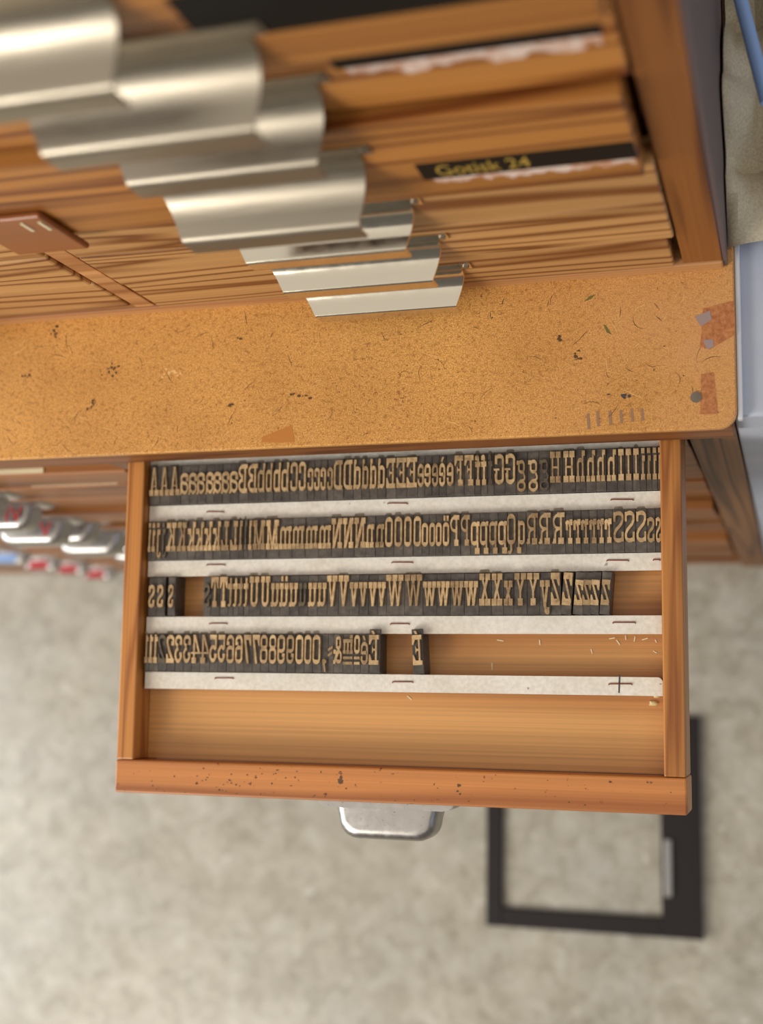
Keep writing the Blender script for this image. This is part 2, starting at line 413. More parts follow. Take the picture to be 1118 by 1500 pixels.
def cup_mesh():
    """cup pull: origin at the middle of its back, on the drawer face; y towards -"""
    mb = MB()
    def outline(inset, k=6):
        a, b, d, r = 0.0445 - inset, 0.0415 - inset, 0.029 - inset, 0.0165 - inset * 0.6
        pts = [(-a, 0.0)]
        for sgn in (-1, 1):
            arc = []
            for i in range(k + 1):
                t = math.pi / 2 * i / k
                arc.append((sgn * (b - r + r * math.cos(t)), -(d - r + r * math.sin(t))))
            pts += arc if sgn < 0 else arc[::-1]
        pts.append((a, 0.0)); return pts
    levels = [(0.0, -0.026), (0.0, -0.010), (0.0008, -0.006), (0.0028, -0.0026), (0.006, -0.0006), (0.009, 0.0)]
    rings = [[(x, y, z) for x, y in outline(i)] for i, z in levels]
    n = len(rings[0]); vs = [v for r_ in rings for v in r_]; fs = []
    for k in range(len(rings) - 1):
        for i in range(n - 1): fs.append((k * n + i, k * n + i + 1, (k + 1) * n + i + 1, (k + 1) * n + i))
    fs.append([(len(rings) - 1) * n + i for i in range(n)])
    mb.add(vs, fs, True)
    # inner skin
    rings = [[(x, y, z - 0.0012) for x, y in outline(i + 0.0014)] for i, z in levels]; vs = [v for r_ in rings for v in r_]
    mb.add(vs, [f[::-1] for f in fs], True)
    me = mb.mesh('cup_pull', (0, 0, 0))
    for p in me.polygons: p.use_smooth = True
    try: me.set_sharp_from_angle(angle=math.radians(50))
    except Exception: pass
    me.materials.append(M['cup_metal']); return me
def flange_mesh():
    mb = MB()
    pts = [(-0.0585, 0), (-0.0575, -0.0022), (-0.0545, -0.0042), (-0.049, -0.0054), (0.049, -0.0054), (0.0545, -0.0042), (0.0575, -0.0022), (0.0585, 0)]
    mb.prism(pts, -0.030, -0.0008)
    mb.prism([(x * 0.985, y * 0.85) for x, y in pts], -0.0008, 0.0)
    me = mb.mesh('cup_flange', (0, 0, 0)); me.materials.append(M['cup_metal']); return me
CUP, FLG = cup_mesh(), flange_mesh()
def place(name, me, parent, loc, scale=None):
    o = bpy.data.objects.new(name, me); link(o, parent, loc)
    if scale: o.scale = scale
    return o
def text_mesh(txt, size, mat, thick=0.0002, xs=1.0):
    cu = bpy.data.curves.new('lettering', 'FONT'); cu.body = txt; cu.size = size; cu.align_x = 'CENTER'; cu.extrude = thick
    o = bpy.data.objects.new('tmp', cu); COL.objects.link(o)
    bpy.context.view_layer.update()
    me = bpy.data.meshes.new_from_object(o.evaluated_get(bpy.context.evaluated_depsgraph_get()))
    bpy.data.objects.remove(o); me.materials.clear(); me.materials.append(mat)
    for v in me.vertices: v.co.x *= xs
    return me

rd = random.Random(5)
FRONTS = {}
def lower_drawer(x0, x1, z1, h, yface, cx, small=1.0):
    key = (round(x1 - x0, 4), round(h, 4))
    if key not in FRONTS:
        b = MB().box(-key[0] / 2, key[0] / 2, 0, 0.02, -h, 0, 0.0015)
        b.box(-key[0] / 2 + 0.004, key[0] / 2 - 0.004, 0.02, 0.45, -h * 0.9, -0.006)
        me = b.mesh('drawer', (0, 0, 0)); me.materials.append(M['lower_drawer']); FRONTS[key] = me
    d = place('drawer', FRONTS[key], low, ((x0 + x1) / 2, yface, z1))
    place('cup_flange', FLG, d, (cx, yface, z1 - 0.008), (small,) * 3)
    place('cup_pull', CUP, d, (cx, yface - 0.002, z1 - 0.010), (small,) * 3)
    return d
PITCH = 0.0665
# column right of the divider, below the open drawer
z = -0.106
while z > ZFL + 0.09:
    lower_drawer(-0.5355, -0.0465, z, PITCH - 0.004, 0.012 + rd.uniform(-0.004, 0.010), -0.288); z -= PITCH
# middle column
z = -0.0505; k = 0; num = {}
while z > ZFL + 0.09:
    y = {0: 0.012, 1: 0.006, 2: 0.004, 3: 0.003, 4: -0.006, 5: 0.003, 6: -0.004}.get(k, rd.uniform(0.0, 0.006))
    num[k] = lower_drawer(-1.0635, -0.5710, z, PITCH - 0.004, y, -0.808); num[k]['_y'] = y; num[k]['_z'] = z; z -= PITCH; k += 1
for k, t in ((3, 'IV'), (4, 'V')):
    o = place('numeral', text_mesh(t, 0.027, M['red_ink'], 0.0001), num[k], (-0.785, num[k]['_y'] - 0.0225, num[k]['_z'] - 0.0098))
    o['label'] = 'red painted roman numeral ' + t
for k in (1, 2):  # added cream strips: light caught on the drawers' top edges, put in as colour
    MB().box(*((-0.80, -0.66) if k == 1 else (-0.715, -0.615)), num[k]['_y'] + 0.002, num[k]['_y'] + 0.010, num[k]['_z'] + 0.0002, num[k]['_z'] + 0.0012).build('edge_light_strip', M['paper'], num[k])
for k in num: del num[k]['_y'], num[k]['_z']
# far left column: taller drawers with smaller pulls carrying coloured tabs
for k in range(10):
    z1 = -0.230 - 0.0925 * k
    d = lower_drawer(-1.66, -1.1005, z1, 0.087, 0.010 + rd.uniform(-0.003, 0.003), -1.140, 0.72)
    if k >= 6:
        yy = WORLD[d].y
        MB().box(-1.160, -1.125, yy - 0.020, yy - 0.007, z1 - 0.0099, z1 - 0.0094).build('colour_tab', M['blue' if k == 6 else 'red_ink'], d)

# ------------------------------------------------------------------ the open drawer
ZT, ZB, ZI = -0.0505, -0.097, -0.077
dr = empty('drawer', (-0.288, -0.13, ZB)); COL.objects.unlink(dr); bpy.data.objects.remove(dr)
b = MB().box(-0.5155, -0.0625, -0.2600, 0.42, ZI - 0.006, ZI)
dr = b.build('drawer', M['case_floor'], low); dr['label'] = 'pulled-out type drawer of orange wood'
XL0, XL1, XR0, XR1, YF0, YF1 = -0.5325, -0.5160, -0.0620, -0.0455, -0.2890, -0.2608
MB().box(XL0, XL1, YF1 + 0.0004, 0.42, ZB, ZT, 0.0012).build('drawer_side', M['case_side'], dr)
MB().box(XR0, XR1, YF1 + 0.0004, 0.42, ZB, ZT, 0.0012).build('drawer_side', M['case_side'], dr)
MB().box(XL0 - 0.0005, XR1 + 0.0005, YF0, YF1, ZB - 0.003, ZT - 0.0005, 0.0016).build('drawer_front', M['case_front'], dr)
hx = -0.2885
place('cup_flange', FLG, dr, (hx, YF0, ZT - 0.006))
place('cup_pull', CUP, dr, (hx, YF0 - 0.002, ZT - 0.008), (1.02, 1.0, 1))
# pits, knot and ink spots worn into the top of the drawer front
rp = random.Random(17)
mb = MB()
def pit(px, py, rx, ry):
    q = atz(px, py, ZT - 0.0005)
    if YF0 + 0.002 < q.y < YF1 - 0.002:
        mb.prism([(q.x + rx * rp.uniform(.7, 1.2) * math.cos(t), q.y + ry * rp.uniform(.7, 1.2) * math.sin(t)) for t in [j * math.pi / 4 for j in range(8)]], ZT - 0.0006, ZT - 0.00042 + rp.uniform(0, 3e-5))
for k in range(46): pit(rp.gauss(340, 55), rp.uniform(1124, 1172), rp.uniform(.0005, .0014), rp.uniform(.0004, .0009))
for k in range(40): pit(rp.uniform(190, 990), rp.uniform(1122, 1192), rp.uniform(.0003, .0009), rp.uniform(.0003, .0006))
for k in range(4): pit(500 + rp.uniform(-4, 4), 1142 + rp.uniform(-4, 4), .0016, .002)
for k in range(5): pit(672 + rp.uniform(-5, 5), 1158 + rp.uniform(-9, 9), .001, .001)
mb.build('worn_pits', M['ink'], dr)['kind'] = 'stuff'
# card strips on battens
ROWS = [(-0.0012, -0.0026, -0.0281, -0.0360), (-0.0512, -0.0528, -0.0784, -0.0857), (-0.1012, -0.1017, -0.1279, -0.1353), (-0.1512, -0.1520, -0.1767, -0.1838)]
ZS, ZTYPE = -0.0615, -0.0550
STRIPS = [(0.016, -0.0004), (-0.0366, -0.0505), (-0.0862, -0.1003), (-0.1360, -0.1507), (-0.1845, -0.1991)]
for i, (ya, yb) in enumerate(STRIPS):
    xl = XL1 + 0.0006 + (0.0006 * i)
    xr = XR0 - 0.0006 - 0.0005 * (i > 2)
    MB().box(xl + 0.001, xr - 0.001, yb + 0.0008, ya - 0.0008, ZI, ZS - 0.0008).build('batten', M['case_side'], dr)
    if i == 4:
        rr = 0.004; pl = [(xl, yb), (xr, yb)] + [(xr - rr + rr * math.cos(t), ya - rr + rr * math.sin(t)) for t in [j * math.pi / 10 for j in range(6)]] + [(xl, ya)]
    else:
        pl = [(xl, yb), (xr, yb), (xr, ya), (xl, ya)]
    MB().prism(pl, ZS - 0.0008, ZS).build('card_strip', M['card'], dr)
for (x0, x1, y) in ((303, 328, 749), (568, 597, 736.5), (895, 928, 731), (303, 330, 826.5), (574, 605, 823), (889, 921, 820), (957, 967, 819), (307, 333, 912.5), (572, 600, 913), (898, 931, 911), (315, 342, 992.5), (575, 605, 998), (892, 926, 1001)):
    a, c = atz(x0, y, ZS), atz(x1, y, ZS)
    MB().tube([(a.x, a.y - 0.0012, ZS + 0.0001), (a.x + 0.0003, a.y - 0.0003, ZS + 0.0006), (c.x - 0.0003, c.y - 0.0003, ZS + 0.0006), (c.x, c.y - 0.0012, ZS + 0.0001)], 0.00052, 6).build('staple', M['copper'], dr)
a, c = atz(908, 988, ZS), atz(907, 1015, ZS)
MB().prism([(a.x - .0007, a.y), (a.x + .0007, a.y), (c.x + .0006, c.y), (c.x - .0006, c.y)], ZS, ZS + 0.0001).build('pencil_stroke', M['pencil'], dr)
for (x, y, s_) in ((957, 1030, 0.0036), (962, 1019, 0.003)):
    a = atz(x, y, ZI); bm = MB(); pts = []
    for q in range(4):
        t = q / 4 * math.pi / 2; ring = [(a.x + s_ * math.cos(t) * (1 + .3 * math.sin(3 * u + x)) * math.cos(u), a.y + s_ * .8 * math.cos(t) * (1 + .3 * math.cos(2 * u)) * math.sin(u), ZI + s_ * .6 * math.sin(t)) for u in [j * math.pi / 5 for j in range(10)]]
        pts += ring
    fs = [(q * 10 + j, q * 10 + (j + 1) % 10, (q + 1) * 10 + (j + 1) % 10, (q + 1) * 10 + j) for q in range(3) for j in range(10)] + [[30 + j for j in range(10)]]
    bm.add(pts, fs, True).build('glue_lump', M['glue'], dr)

# ------------------------------------------------------------------ glyphs of the condensed slab-serif wood type
TX, TY, SH = 0.048, 0.14, 0.20
class G:
    def __init__(s, w): s.w = w; s.p = []; s.s = []
    def r(s, x0, y0, x1, y1): s.p.append([(x0, y0), (x1, y0), (x1, y1), (x0, y1)]); return s
    def poly(s, *pts): s.p.append(list(pts)); return s
    def stem(s, x, y0, y1, t=TX): return s.r(x - t / 2, y0, x + t / 2, y1)
    def sl(s, x, y, sw, h=SH): return s.r(x - sw / 2, y, x + sw / 2, y + h)
    def dg(s, x0, y0, x1, y1, t=TX):
        return s.poly((x0 - t / 2, y0), (x0 + t / 2, y0), (x1 + t / 2, y1), (x1 - t / 2, y1))
    def pen(s, pts, tx=TX, ty=TY, closed=False):
        n = len(pts); L = []; R = []
        for i in range(n):
            a = pts[(i - 1) % n] if closed else pts[max(i - 1, 0)]; b = pts[(i + 1) % n] if closed else pts[min(i + 1, n - 1)]
            dx, dy = b[0] - a[0], b[1] - a[1]; d = math.hypot(dx, dy) or 1; nx, ny = -dy / d, dx / d
            L.append((pts[i][0] + nx * tx / 2, pts[i][1] + ny * ty / 2)); R.append((pts[i][0] - nx * tx / 2, pts[i][1] - ny * ty / 2))
        s.s.append((L, R, closed)); return s
def arc(cx, cy, rx, ry, a0, a1, n=9):
    return [(cx + rx * math.cos(math.radians(a0 + (a1 - a0) * i / n)), cy + ry * math.sin(math.radians(a0 + (a1 - a0) * i / n))) for i in range(n + 1)]
def stadium(x0, y0, x1, y1, n=8):
    a = (x1 - x0) / 2; r_ = min(a * 1.05, (y1 - y0) / 2); c = (x0 + x1) / 2
    return arc(c, y1 - r_, a, r_, 0, 180, n) + arc(c, y0 + r_, a, r_, 180, 360, n)
def ring(g, x0, y0, x1, y1, ty=TY, tx=TX):
    return g.pen(stadium(x0 + tx / 2, y0 + ty / 2, x1 - tx / 2, y1 - ty / 2), tx, ty, True)
XH = 0.77
def glyph(c, w):
    g = G(w); m = w / 2; a, b = TX * 0.55, w - TX * 0.55
    ls = 0.18
    hx0, hx1 = TX / 2, w - TX / 2
    if c == 'A':
        g.dg(0.26 * w, 0.1, 0.5 * w, 1, 0.035); g.dg(0.76 * w, 0.1, 0.56 * w, 1, 0.065); g.r(0.3 * w, 0.32, 0.72 * w, 0.36); g.sl(0.22 * w, 0, 0.41 * w); g.sl(0.78 * w, 0, 0.41 * w)
    elif c == 'a':
        x = hx1 - 0.01
        g.pen(arc(m, XH - 0.17, m - TX / 2 - .005, 0.10, 170, 0, 10) + [(x, 0.45), (x, 0.16)] + arc(x + 0.02, 0.09, 0.02, 0.03, 180, 320, 4), TX * 1.3, 0.13)
        g.pen([(x, 0.46)] + arc(m * 0.9, 0.24, m * 0.72, 0.17, 80, 300, 12) + [(x, 0.2)], TX, 0.12); g.r(0.0, XH - 0.30, 0.3 * w, XH - 0.16)
    elif c == 'B':
        g.stem(0.26 * w, 0, 1, TX * 1.1); g.r(0, 0.0, 0.6 * w, 0.15); g.r(0, 0.85, 0.6 * w, 1)
        for y0, y1 in ((0.0, 0.53), (0.5, 1.0)): g.pen([(0.5 * w, y1 - 0.075)] + arc(0.5 * w, (y0 + y1) / 2, 0.5 * w - TX / 2, (y1 - y0) / 2 - 0.075, 90, -90, 12) , TX * 1.2, 0.13)
    elif c in 'bp':
        y0, y1 = (0, 1) if c == 'b' else (-0.26, XH)
        g.stem(0.16 * w, y0, y1, TX); ring(g, 0.12 * w, 0, w, XH, 0.14, TX * 1.05)
        if c == 'b': g.r(0, 0.84, 0.24 * w, 1)
        else: g.sl(0.2 * w, -0.27, 0.58 * w, 0.19); g.r(-0.02, XH - 0.14, 0.24 * w, XH)
    elif c in 'dq':
        y0, y1 = (0, 1) if c == 'd' else (-0.26, XH)
        g.stem(0.84 * w, y0, y1, TX); ring(g, 0, 0, 0.88 * w, XH, 0.14, TX * 1.05)
        if c == 'd': g.r(0.62 * w, 0.84, 0.88 * w, 1); g.r(0.8 * w, 0, w, 0.14)
        else: g.sl(0.8 * w, -0.27, 0.58 * w, 0.19)
    elif c in 'CGc':
        y1 = XH if c == 'c' else 1.0; t = 0.13 if c == 'c' else TY; x0, x1 = hx0 + 0.01, hx1; r_ = min((x1 - x0) / 2, 0.2)
        g.pen([(x1 - 0.005, y1 * 0.66)] + arc(m, y1 - r_ - t / 2, (x1 - x0) / 2, r_, 0, 180, 12) + arc(m, r_ + t / 2, (x1 - x0) / 2, r_, 180, 350, 12) + [(x1, y1 * 0.36)], TX * 1.25, t)
        if c == 'C': g.r(0.72 * w, 0.62, w, 0.74)
        if c == 'c': g.r(0.62 * w, 0.46 , w, 0.58)
        if c == 'G': g.stem(0.82 * w, 0.1, 0.5, TX * 1.2); g.r(0.5 * w, 0.46, w * 1.12, 0.52); g.r(0.74 * w, 0.66, w, 0.96)
    elif c == 'D':
        g.stem(0.26 * w, 0, 1, TX * 1.1); g.r(0, 0, 0.62 * w, TY); g.r(0, 1 - TY, 0.62 * w, 1)
        g.pen([(0.5 * w, 1 - TY / 2)] + arc(0.5 * w, 0.78, 0.5 * w - TX * .6, 0.22 - TY / 2, 90, 0, 6) + arc(0.5 * w, 0.22, 0.5 * w - TX * .6, 0.22 - TY / 2, 0, -90, 6), TX * 1.2, TY)
    elif c in 'EÉ':
        g.stem(0.27 * w, 0, 1, TX * 1.15); g.r(0, 0, w, 0.15); g.r(0, 0.85, w, 1); g.poly((w, 0.1), (w, 0.34), (w - 0.035, 0.34), (0.66 * w, 0.12)); g.poly((w, 0.9), (0.66 * w, 0.88), (w - 0.035, 0.68), (w, 0.68))
        g.r(0.27 * w, 0.47, 0.6 * w, 0.54); g.poly((0.52 * w, 0.5), (0.66 * w, 0.36), (0.66 * w, 0.64))
        if c == 'É': g.poly((0.4 * w, 1.03), (0.62 * w, 1.03), (0.8 * w, 1.14), (0.55 * w, 1.14))
    elif c in 'eéè':
        x0, x1 = hx0 + 0.005, hx1; r_ = 0.13; y1 = XH
        g.pen([(x0, 0.40), (x1, 0.40)] + arc(m, y1 - r_ - .065, (x1 - x0) / 2, r_, 0, 180, 12) + arc(m, r_ + .065, (x1 - x0) / 2, r_, 180, 345, 12) + [(x1, 0.28)], TX * 1.15, 0.13)
        if c == 'é': g.poly((0.34 * w, XH + 0.05), (0.56 * w, XH + 0.05), (0.8 * w, XH + 0.2), (0.52 * w, XH + 0.2))
        if c == 'è': g.poly((0.5 * w, XH + 0.05), (0.7 * w, XH + 0.05), (0.5 * w, XH + 0.2), (0.2 * w, XH + 0.2))
    elif c == 'F':
        g.stem(0.3 * w, 0, 1, TX * 1.15); g.sl(0.3 * w, 0, 0.56 * w); g.r(0, 0.83, w, 1); g.poly((w, 0.9), (0.66 * w, 0.86), (w - 0.035, 0.66), (w, 0.66)); g.r(0.3 * w, 0.49, 0.62 * w, 0.55); g.poly((0.54 * w, 0.52), (0.68 * w, 0.38), (0.68 * w, 0.66))
    elif c == 'f':
        x = 0.42 * w; g.pen([(x, 0.1), (x, 0.8)] + arc(x + 0.2 * w, 0.86, 0.22 * w, 0.09, 180, 20, 6), TX * 1.1, 0.1); g.sl(x, 0, 0.76 * w, 0.18); g.r(0, XH - 0.17, w, XH); g.r(0.55 * w, 0.82, w, 0.96)
    elif c == 'g':
        ring(g, 0.1 * w, 0.32, 0.82 * w, XH, 0.11); ring(g, 0, -0.27, 0.95 * w, 0.12, 0.10, TX * 1.2)
        g.pen([(0.22 * w, 0.35)] + arc(0.26 * w, 0.2, 0.16 * w, 0.09, 120, 270, 6) + [(0.6 * w, 0.09)], TX, 0.08); g.r(0.7 * w, XH - 0.15, w, XH - 0.02)
    elif c == 'H':
        for x in (0.24 * w, 0.76 * w): g.stem(x, 0, 1); g.sl(x, 0, 0.44 * w); g.sl(x, 0.8, 0.44 * w)
        g.r(0.24 * w, 0.46, 0.76 * w, 0.52)
    elif c in 'hn':
        top_ = 1 if c == 'h' else XH; x0, x1 = 0.25 * w, 0.78 * w
        g.stem(x0, 0, top_); g.stem(x1, 0.1, 0.6); g.sl(x0, 0, 0.44 * w, ls); g.sl(x1, 0, 0.42 * w, ls)
        g.pen([(x0, XH - 0.16)] + arc((x0 + x1) / 2, XH - 0.19, (x1 - x0) / 2, 0.12, 165, 0, 8) + [(x1, 0.5)], TX * 1.1, 0.14); g.r(0, top_ - 0.17, x0 + TX / 2, top_)
    elif c in 'Iil':
        top_ = XH if c == 'i' else 1
        g.stem(m, 0, top_, TX); g.sl(m, 0, w * 0.98, ls if c != 'I' else SH)
        if c == 'I': g.sl(m, 0.8, w)
        else: g.r(0, top_ - 0.19, m + TX / 2, top_)
        if c == 'i': g.r(m - 0.05, 0.84, m + 0.05, 1)
    elif c == 'j':
        x = 0.66 * w; g.pen([(x, XH), (x, -0.05)] + arc(x - 0.24 * w, -0.10, 0.24 * w, 0.08, 0, -170, 8), TX * 1.1, 0.09); g.r(0.2 * w, XH - 0.18, x, XH); g.r(0, -0.16, 0.3 * w, -0.02); g.r(x - .05, 0.84, x + .05, 1)
    elif c in 'Kk':
        top_ = 1 if c == 'K' else 1; t2 = 1 if c == 'K' else XH; x0 = 0.25 * w
        g.stem(x0, 0, 1); g.sl(x0, 0, 0.46 * w, ls); g.r(0, 0.81, x0 + (0.2 * w if c == 'K' else TX / 2), 1)
        g.dg(x0, t2 * 0.38, 0.72 * w, t2 - 0.12, 0.045); g.dg(0.78 * w, 0.1, 0.5 * w, t2 * 0.58, 0.07); g.sl(0.78 * w, 0, 0.44 * w, ls); g.r(0.55 * w, t2 - 0.19, 0.98 * w, t2)
    elif c == 'L':
        g.stem(0.3 * w, 0, 1, TX * 1.15); g.sl(0.3 * w, 0.8, 0.58 * w); g.r(0, 0, w, 0.17); g.poly((w, 0.1), (w, 0.36), (w - 0.035, 0.36), (0.62 * w, 0.15))
    elif c == 'M':
        xa, xb = 0.17 * w, 0.83 * w
        g.stem(xa, 0, 1, 0.05); g.stem(xb, 0, 1, 0.065); g.dg(0.5 * w, 0.0, 0.2 * w, 1, 0.085); g.dg(0.5 * w, 0.0, 0.82 * w, 1, 0.05)
        for x in (xa, xb): g.sl(x, 0, 0.34 * w); g.sl(x, 0.8, 0.34 * w)
    elif c == 'm':
        xs = (0.15 * w, 0.5 * w, 0.85 * w)
        for x in xs: g.stem(x, 0, XH - 0.12); g.sl(x, 0, 0.31 * w, ls)
        for p, q in ((xs[0], xs[1]), (xs[1], xs[2])): g.pen(arc((p + q) / 2, XH - 0.19, (q - p) / 2, 0.12, 180, 0, 8), TX * 1.1, 0.14)
        g.r(0, XH - 0.17, xs[0] + TX / 2, XH)
    elif c == 'N':
        xa, xb = 0.2 * w, 0.8 * w
        g.stem(xa, 0, 1, 0.05); g.stem(xb, 0, 1, 0.05); g.dg(xb, 0.0, 0.22 * w, 1, 0.085); g.sl(xa, 0, 0.42 * w); g.r(0, 0.8, 0.36 * w, 1); g.sl(xb, 0.8, 0.4 * w)
    elif c in 'Ooö0Q':
        y1 = XH if c in 'oö' else 1; ring(g, 0, 0, w, y1, 0.135 if c in 'oö' else 0.15, TX * 1.05)
        if c == 'ö': g.r(0.1 * w, XH + 0.06, 0.4 * w, XH + 0.22); g.r(0.6 * w, XH + 0.06, 0.9 * w, XH + 0.22)
        if c == 'Q': g.pen([(m, 0.1), (m, -0.1)] + arc(m + 0.2 * w, -0.16, 0.2 * w, 0.08, 180, 330, 6), TX * 1.3, 0.1)
    elif c in 'PR':
        x = 0.3 * w; g.stem(x, 0, 1, TX * 1.1); g.sl(x, 0, 0.46 * w); g.r(0, 0.85, 0.6 * w, 1)
        g.pen([(0.3 * w, 0.925), (0.5 * w, 0.925)] + arc(0.5 * w, 0.71, 0.5 * w - TX / 2, 0.215, 90, -90, 12) + [(0.3 * w, 0.495)], TX, 0.10)
        if c == 'R': g.pen([(0.5 * w, 0.48)] + arc(0.55 * w, 0.30, 0.24 * w, 0.16, 80, 0, 5) + [(0.80 * w, 0.12)] + arc(0.92 * w, 0.1, 0.1 * w, 0.05, 180, 330, 4), TX * 1.15, 0.09); g.r(0.72 * w, 0.02, 0.96 * w, 0.18)
    elif c == 'r':
        x = 0.34 * w; g.stem(x, 0, XH); g.sl(x, 0, 0.62 * w, ls); g.r(0, XH - 0.18, x + TX / 2, XH); g.pen([(x, XH - 0.2)] + arc(0.72 * w, XH - 0.2, 0.3 * w, 0.12, 180, 30, 6), TX, 0.13); g.r(0.66 * w, XH - 0.34, w, XH - 0.05)
    elif c in 'Ss2Z z':
        if c in 'Ss':
            y1 = 1 if c == 'S' else XH; a_ = m - TX * 0.6
            g.pen([(w - TX * .6, y1 * 0.70)] + arc(m, y1 * 0.82, a_, y1 * 0.11, 0, 170, 10) + [(TX * 0.6, y1 * 0.72), (0.25 * w, y1 * 0.58), (0.75 * w, y1 * 0.40), (w - TX * .6, y1 * 0.28)] + arc(m, y1 * 0.18, a_, y1 * 0.11, 10, -180, 10) + [(TX * .6, y1 * 0.32)], TX * 1.3, 0.13)
            g.r(0.8 * w, y1 * 0.66, w, y1 * 0.96); g.r(0, y1 * 0.04, 0.2 * w, y1 * 0.34)
        elif c == '2':
            a_ = m - TX * 0.6
            g.pen([(TX * .6, 0.68)] + arc(m, 0.80, a_, 0.13, 180, 0, 12) + [(w - TX * .6, 0.7), (0.62 * w, 0.42), (0.2 * w, 0.12)], TX * 1.3, 0.13); g.r(0, 0, w, 0.16); g.poly((w, .1), (w, .32), (w - .04, .32), (.7 * w, .13)); g.r(0, 0.62, 0.36 * w, 0.76)
        else:
            y1 = 1 if c == 'Z' else XH; h = 0.19 * y1 + 0.01
            g.r(0, 0, w, h); g.r(0, y1 - h, w, y1); g.dg(0.06 * w, h * .5, 0.92 * w, y1 - h * .5, 0.06); g.poly((w, .1), (w, y1 * .4), (w - .04, y1 * .4), (.6 * w, h * .8)); g.poly((0, y1 - .1), (.4 * w, y1 - h * .8), (.04, y1 * .6), (0, y1 * .6))
    elif c == 'T':
        g.stem(m, 0, 1, TX * 1.15); g.sl(m, 0, 0.54 * w); g.r(0, 0.83, w, 1)
        g.poly((0, .9), (.34 * w, .86), (.035, .62), (0, .62)); g.poly((w, .9), (w - .34 * w, .86), (w - .035, .62), (w, .62))
    elif c == 't':
        x = 0.4 * w; g.pen([(x, 0.95), (x, 0.16)] + arc(x + 0.24 * w, 0.12, 0.24 * w, 0.06, 180, 330, 6), TX * 1.1, 0.11); g.r(0, XH - 0.18, w, XH); g.poly((x - TX / 2, XH - .02), (x + TX / 2, XH - .02), (x + TX / 2, 0.97))
    elif c in 'Uuü':
        y1 = 1 if c == 'U' else XH; x0, x1 = 0.22 * w, 0.78 * w
        g.pen([(x0, y1 - 0.1)] + arc(m, 0.20, (x1 - x0) / 2 + .0, 0.13, 180, 360, 10) + [(x1, y1 - 0.1)], TX * 1.15, 0.14); g.sl(x0, y1 - 0.2, 0.44 * w); g.sl(x1, y1 - 0.2, 0.42 * w)
        if c != 'U': g.r(x1 - TX / 2, 0, w, 0.15); g.stem(x1, 0, 0.3)
        if c == 'ü': g.r(0.15 * w, XH + 0.06, 0.38 * w, XH + 0.23); g.r(0.62 * w, XH + 0.06, 0.85 * w, XH + 0.23)
    elif c in 'Vvy':
        y1 = 1 if c == 'V' else XH; yb = 0 if c != 'y' else -0.04
        g.dg(0.52 * w, yb, 0.24 * w, y1 - 0.1, 0.075); g.dg(0.52 * w, yb, 0.78 * w, y1 - 0.1, 0.05); g.sl(0.24 * w, y1 - 0.2, 0.46 * w); g.sl(0.77 * w, y1 - 0.2, 0.44 * w)
        if c == 'y': g.pen([(0.52 * w, 0.1), (0.42 * w, -0.14)] + arc(0.28 * w, -0.17, 0.13 * w, 0.07, 0, -170, 6), 0.07, 0.09); g.r(0.02, -0.24, 0.3 * w, -0.06)
    elif c in 'Ww':
        y1 = 1 if c == 'W' else XH; xs = (0.15 * w, 0.5 * w, 0.85 * w)
        for x, x2, t in ((xs[0], .32 * w, .07), (xs[1], .32 * w, .045), (xs[1], .67 * w, .07), (xs[2], .67 * w, .045)): g.dg(x2, 0, x, y1 - 0.1, t)
        for x in xs: g.sl(x, y1 - 0.2, 0.30 * w)
    elif c in 'Xx':
        y1 = 1 if c == 'X' else XH
        g.dg(0.76 * w, 0.1, 0.26 * w, y1 - 0.1, 0.075); g.dg(0.24 * w, 0.1, 0.74 * w, y1 - 0.1, 0.05)
        for x in (0.24 * w, 0.76 * w): g.sl(x, 0, 0.46 * w, 0.21); g.sl(x, y1 - 0.2, 0.42 * w)
    elif c == 'Y':
        g.stem(m, 0.1, 0.5, TX * 1.1); g.sl(m, 0, 0.4 * w, 0.22); g.dg(m, 0.45, 0.22 * w, 0.9, 0.07); g.dg(m, 0.45, 0.78 * w, 0.9, 0.055); g.sl(0.23 * w, 0.8, 0.44 * w); g.sl(0.77 * w, 0.8, 0.42 * w)
    elif c == '1':
        g.stem(m * 1.1, 0, 1, TX * 1.2); g.sl(m * 1.1, 0, w * 0.9); g.r(0, 0.76, m, 0.92)
    elif c == '3':
        a_ = m - TX * .6
        g.pen([(TX * .6, 0.70)] + arc(m, 0.77, a_, 0.16, 170, -80, 12), TX * 1.25, 0.13); g.pen(arc(m, 0.29, a_, 0.22, 85, -170, 14) + [(TX * .6, 0.34)], TX * 1.25, 0.14); g.r(0, 0.64, .34 * w, .76); g.r(0, .26, .34 * w, .38)
    elif c == '4':
        g.stem(0.66 * w, 0, 1, TX * 1.2); g.sl(0.66 * w, 0, 0.5 * w); g.dg(0.06 * w, 0.36, 0.62 * w, 1, 0.07); g.r(0, 0.33, w, 0.39)
    elif c == '5':
        a_ = m - TX * .6; g.r(0.06 * w, 0.83, w * 0.95, 1); g.stem(0.16 * w, 0.5, 0.9); g.pen([(0.16 * w, 0.5)] + arc(m, 0.34, a_, 0.24, 130, -165, 14), TX * 1.25, 0.14); g.r(0, .2, .34 * w, .34)
    elif c in '69':
        def fl(p): return [(w - x, 1 - y) for x, y in p] if c == '9' else p
        a_ = m - TX * .6
        g.pen(fl(stadium(TX * .6, 0.07, w - TX * .6, 0.56)), TX * 1.2, 0.13, True); g.pen(fl([(TX * .6, 0.34), (TX * .6, 0.74)] + arc(m, 0.78, a_, 0.15, 180, 10, 10) + [(w - TX * .6, 0.7)]), TX * 1.2, 0.13)
        y = .64 if c == '6' else .24; g.r(.64 * w if c == '6' else 0, y, w if c == '6' else .36 * w, y + .12)
    elif c == '7':
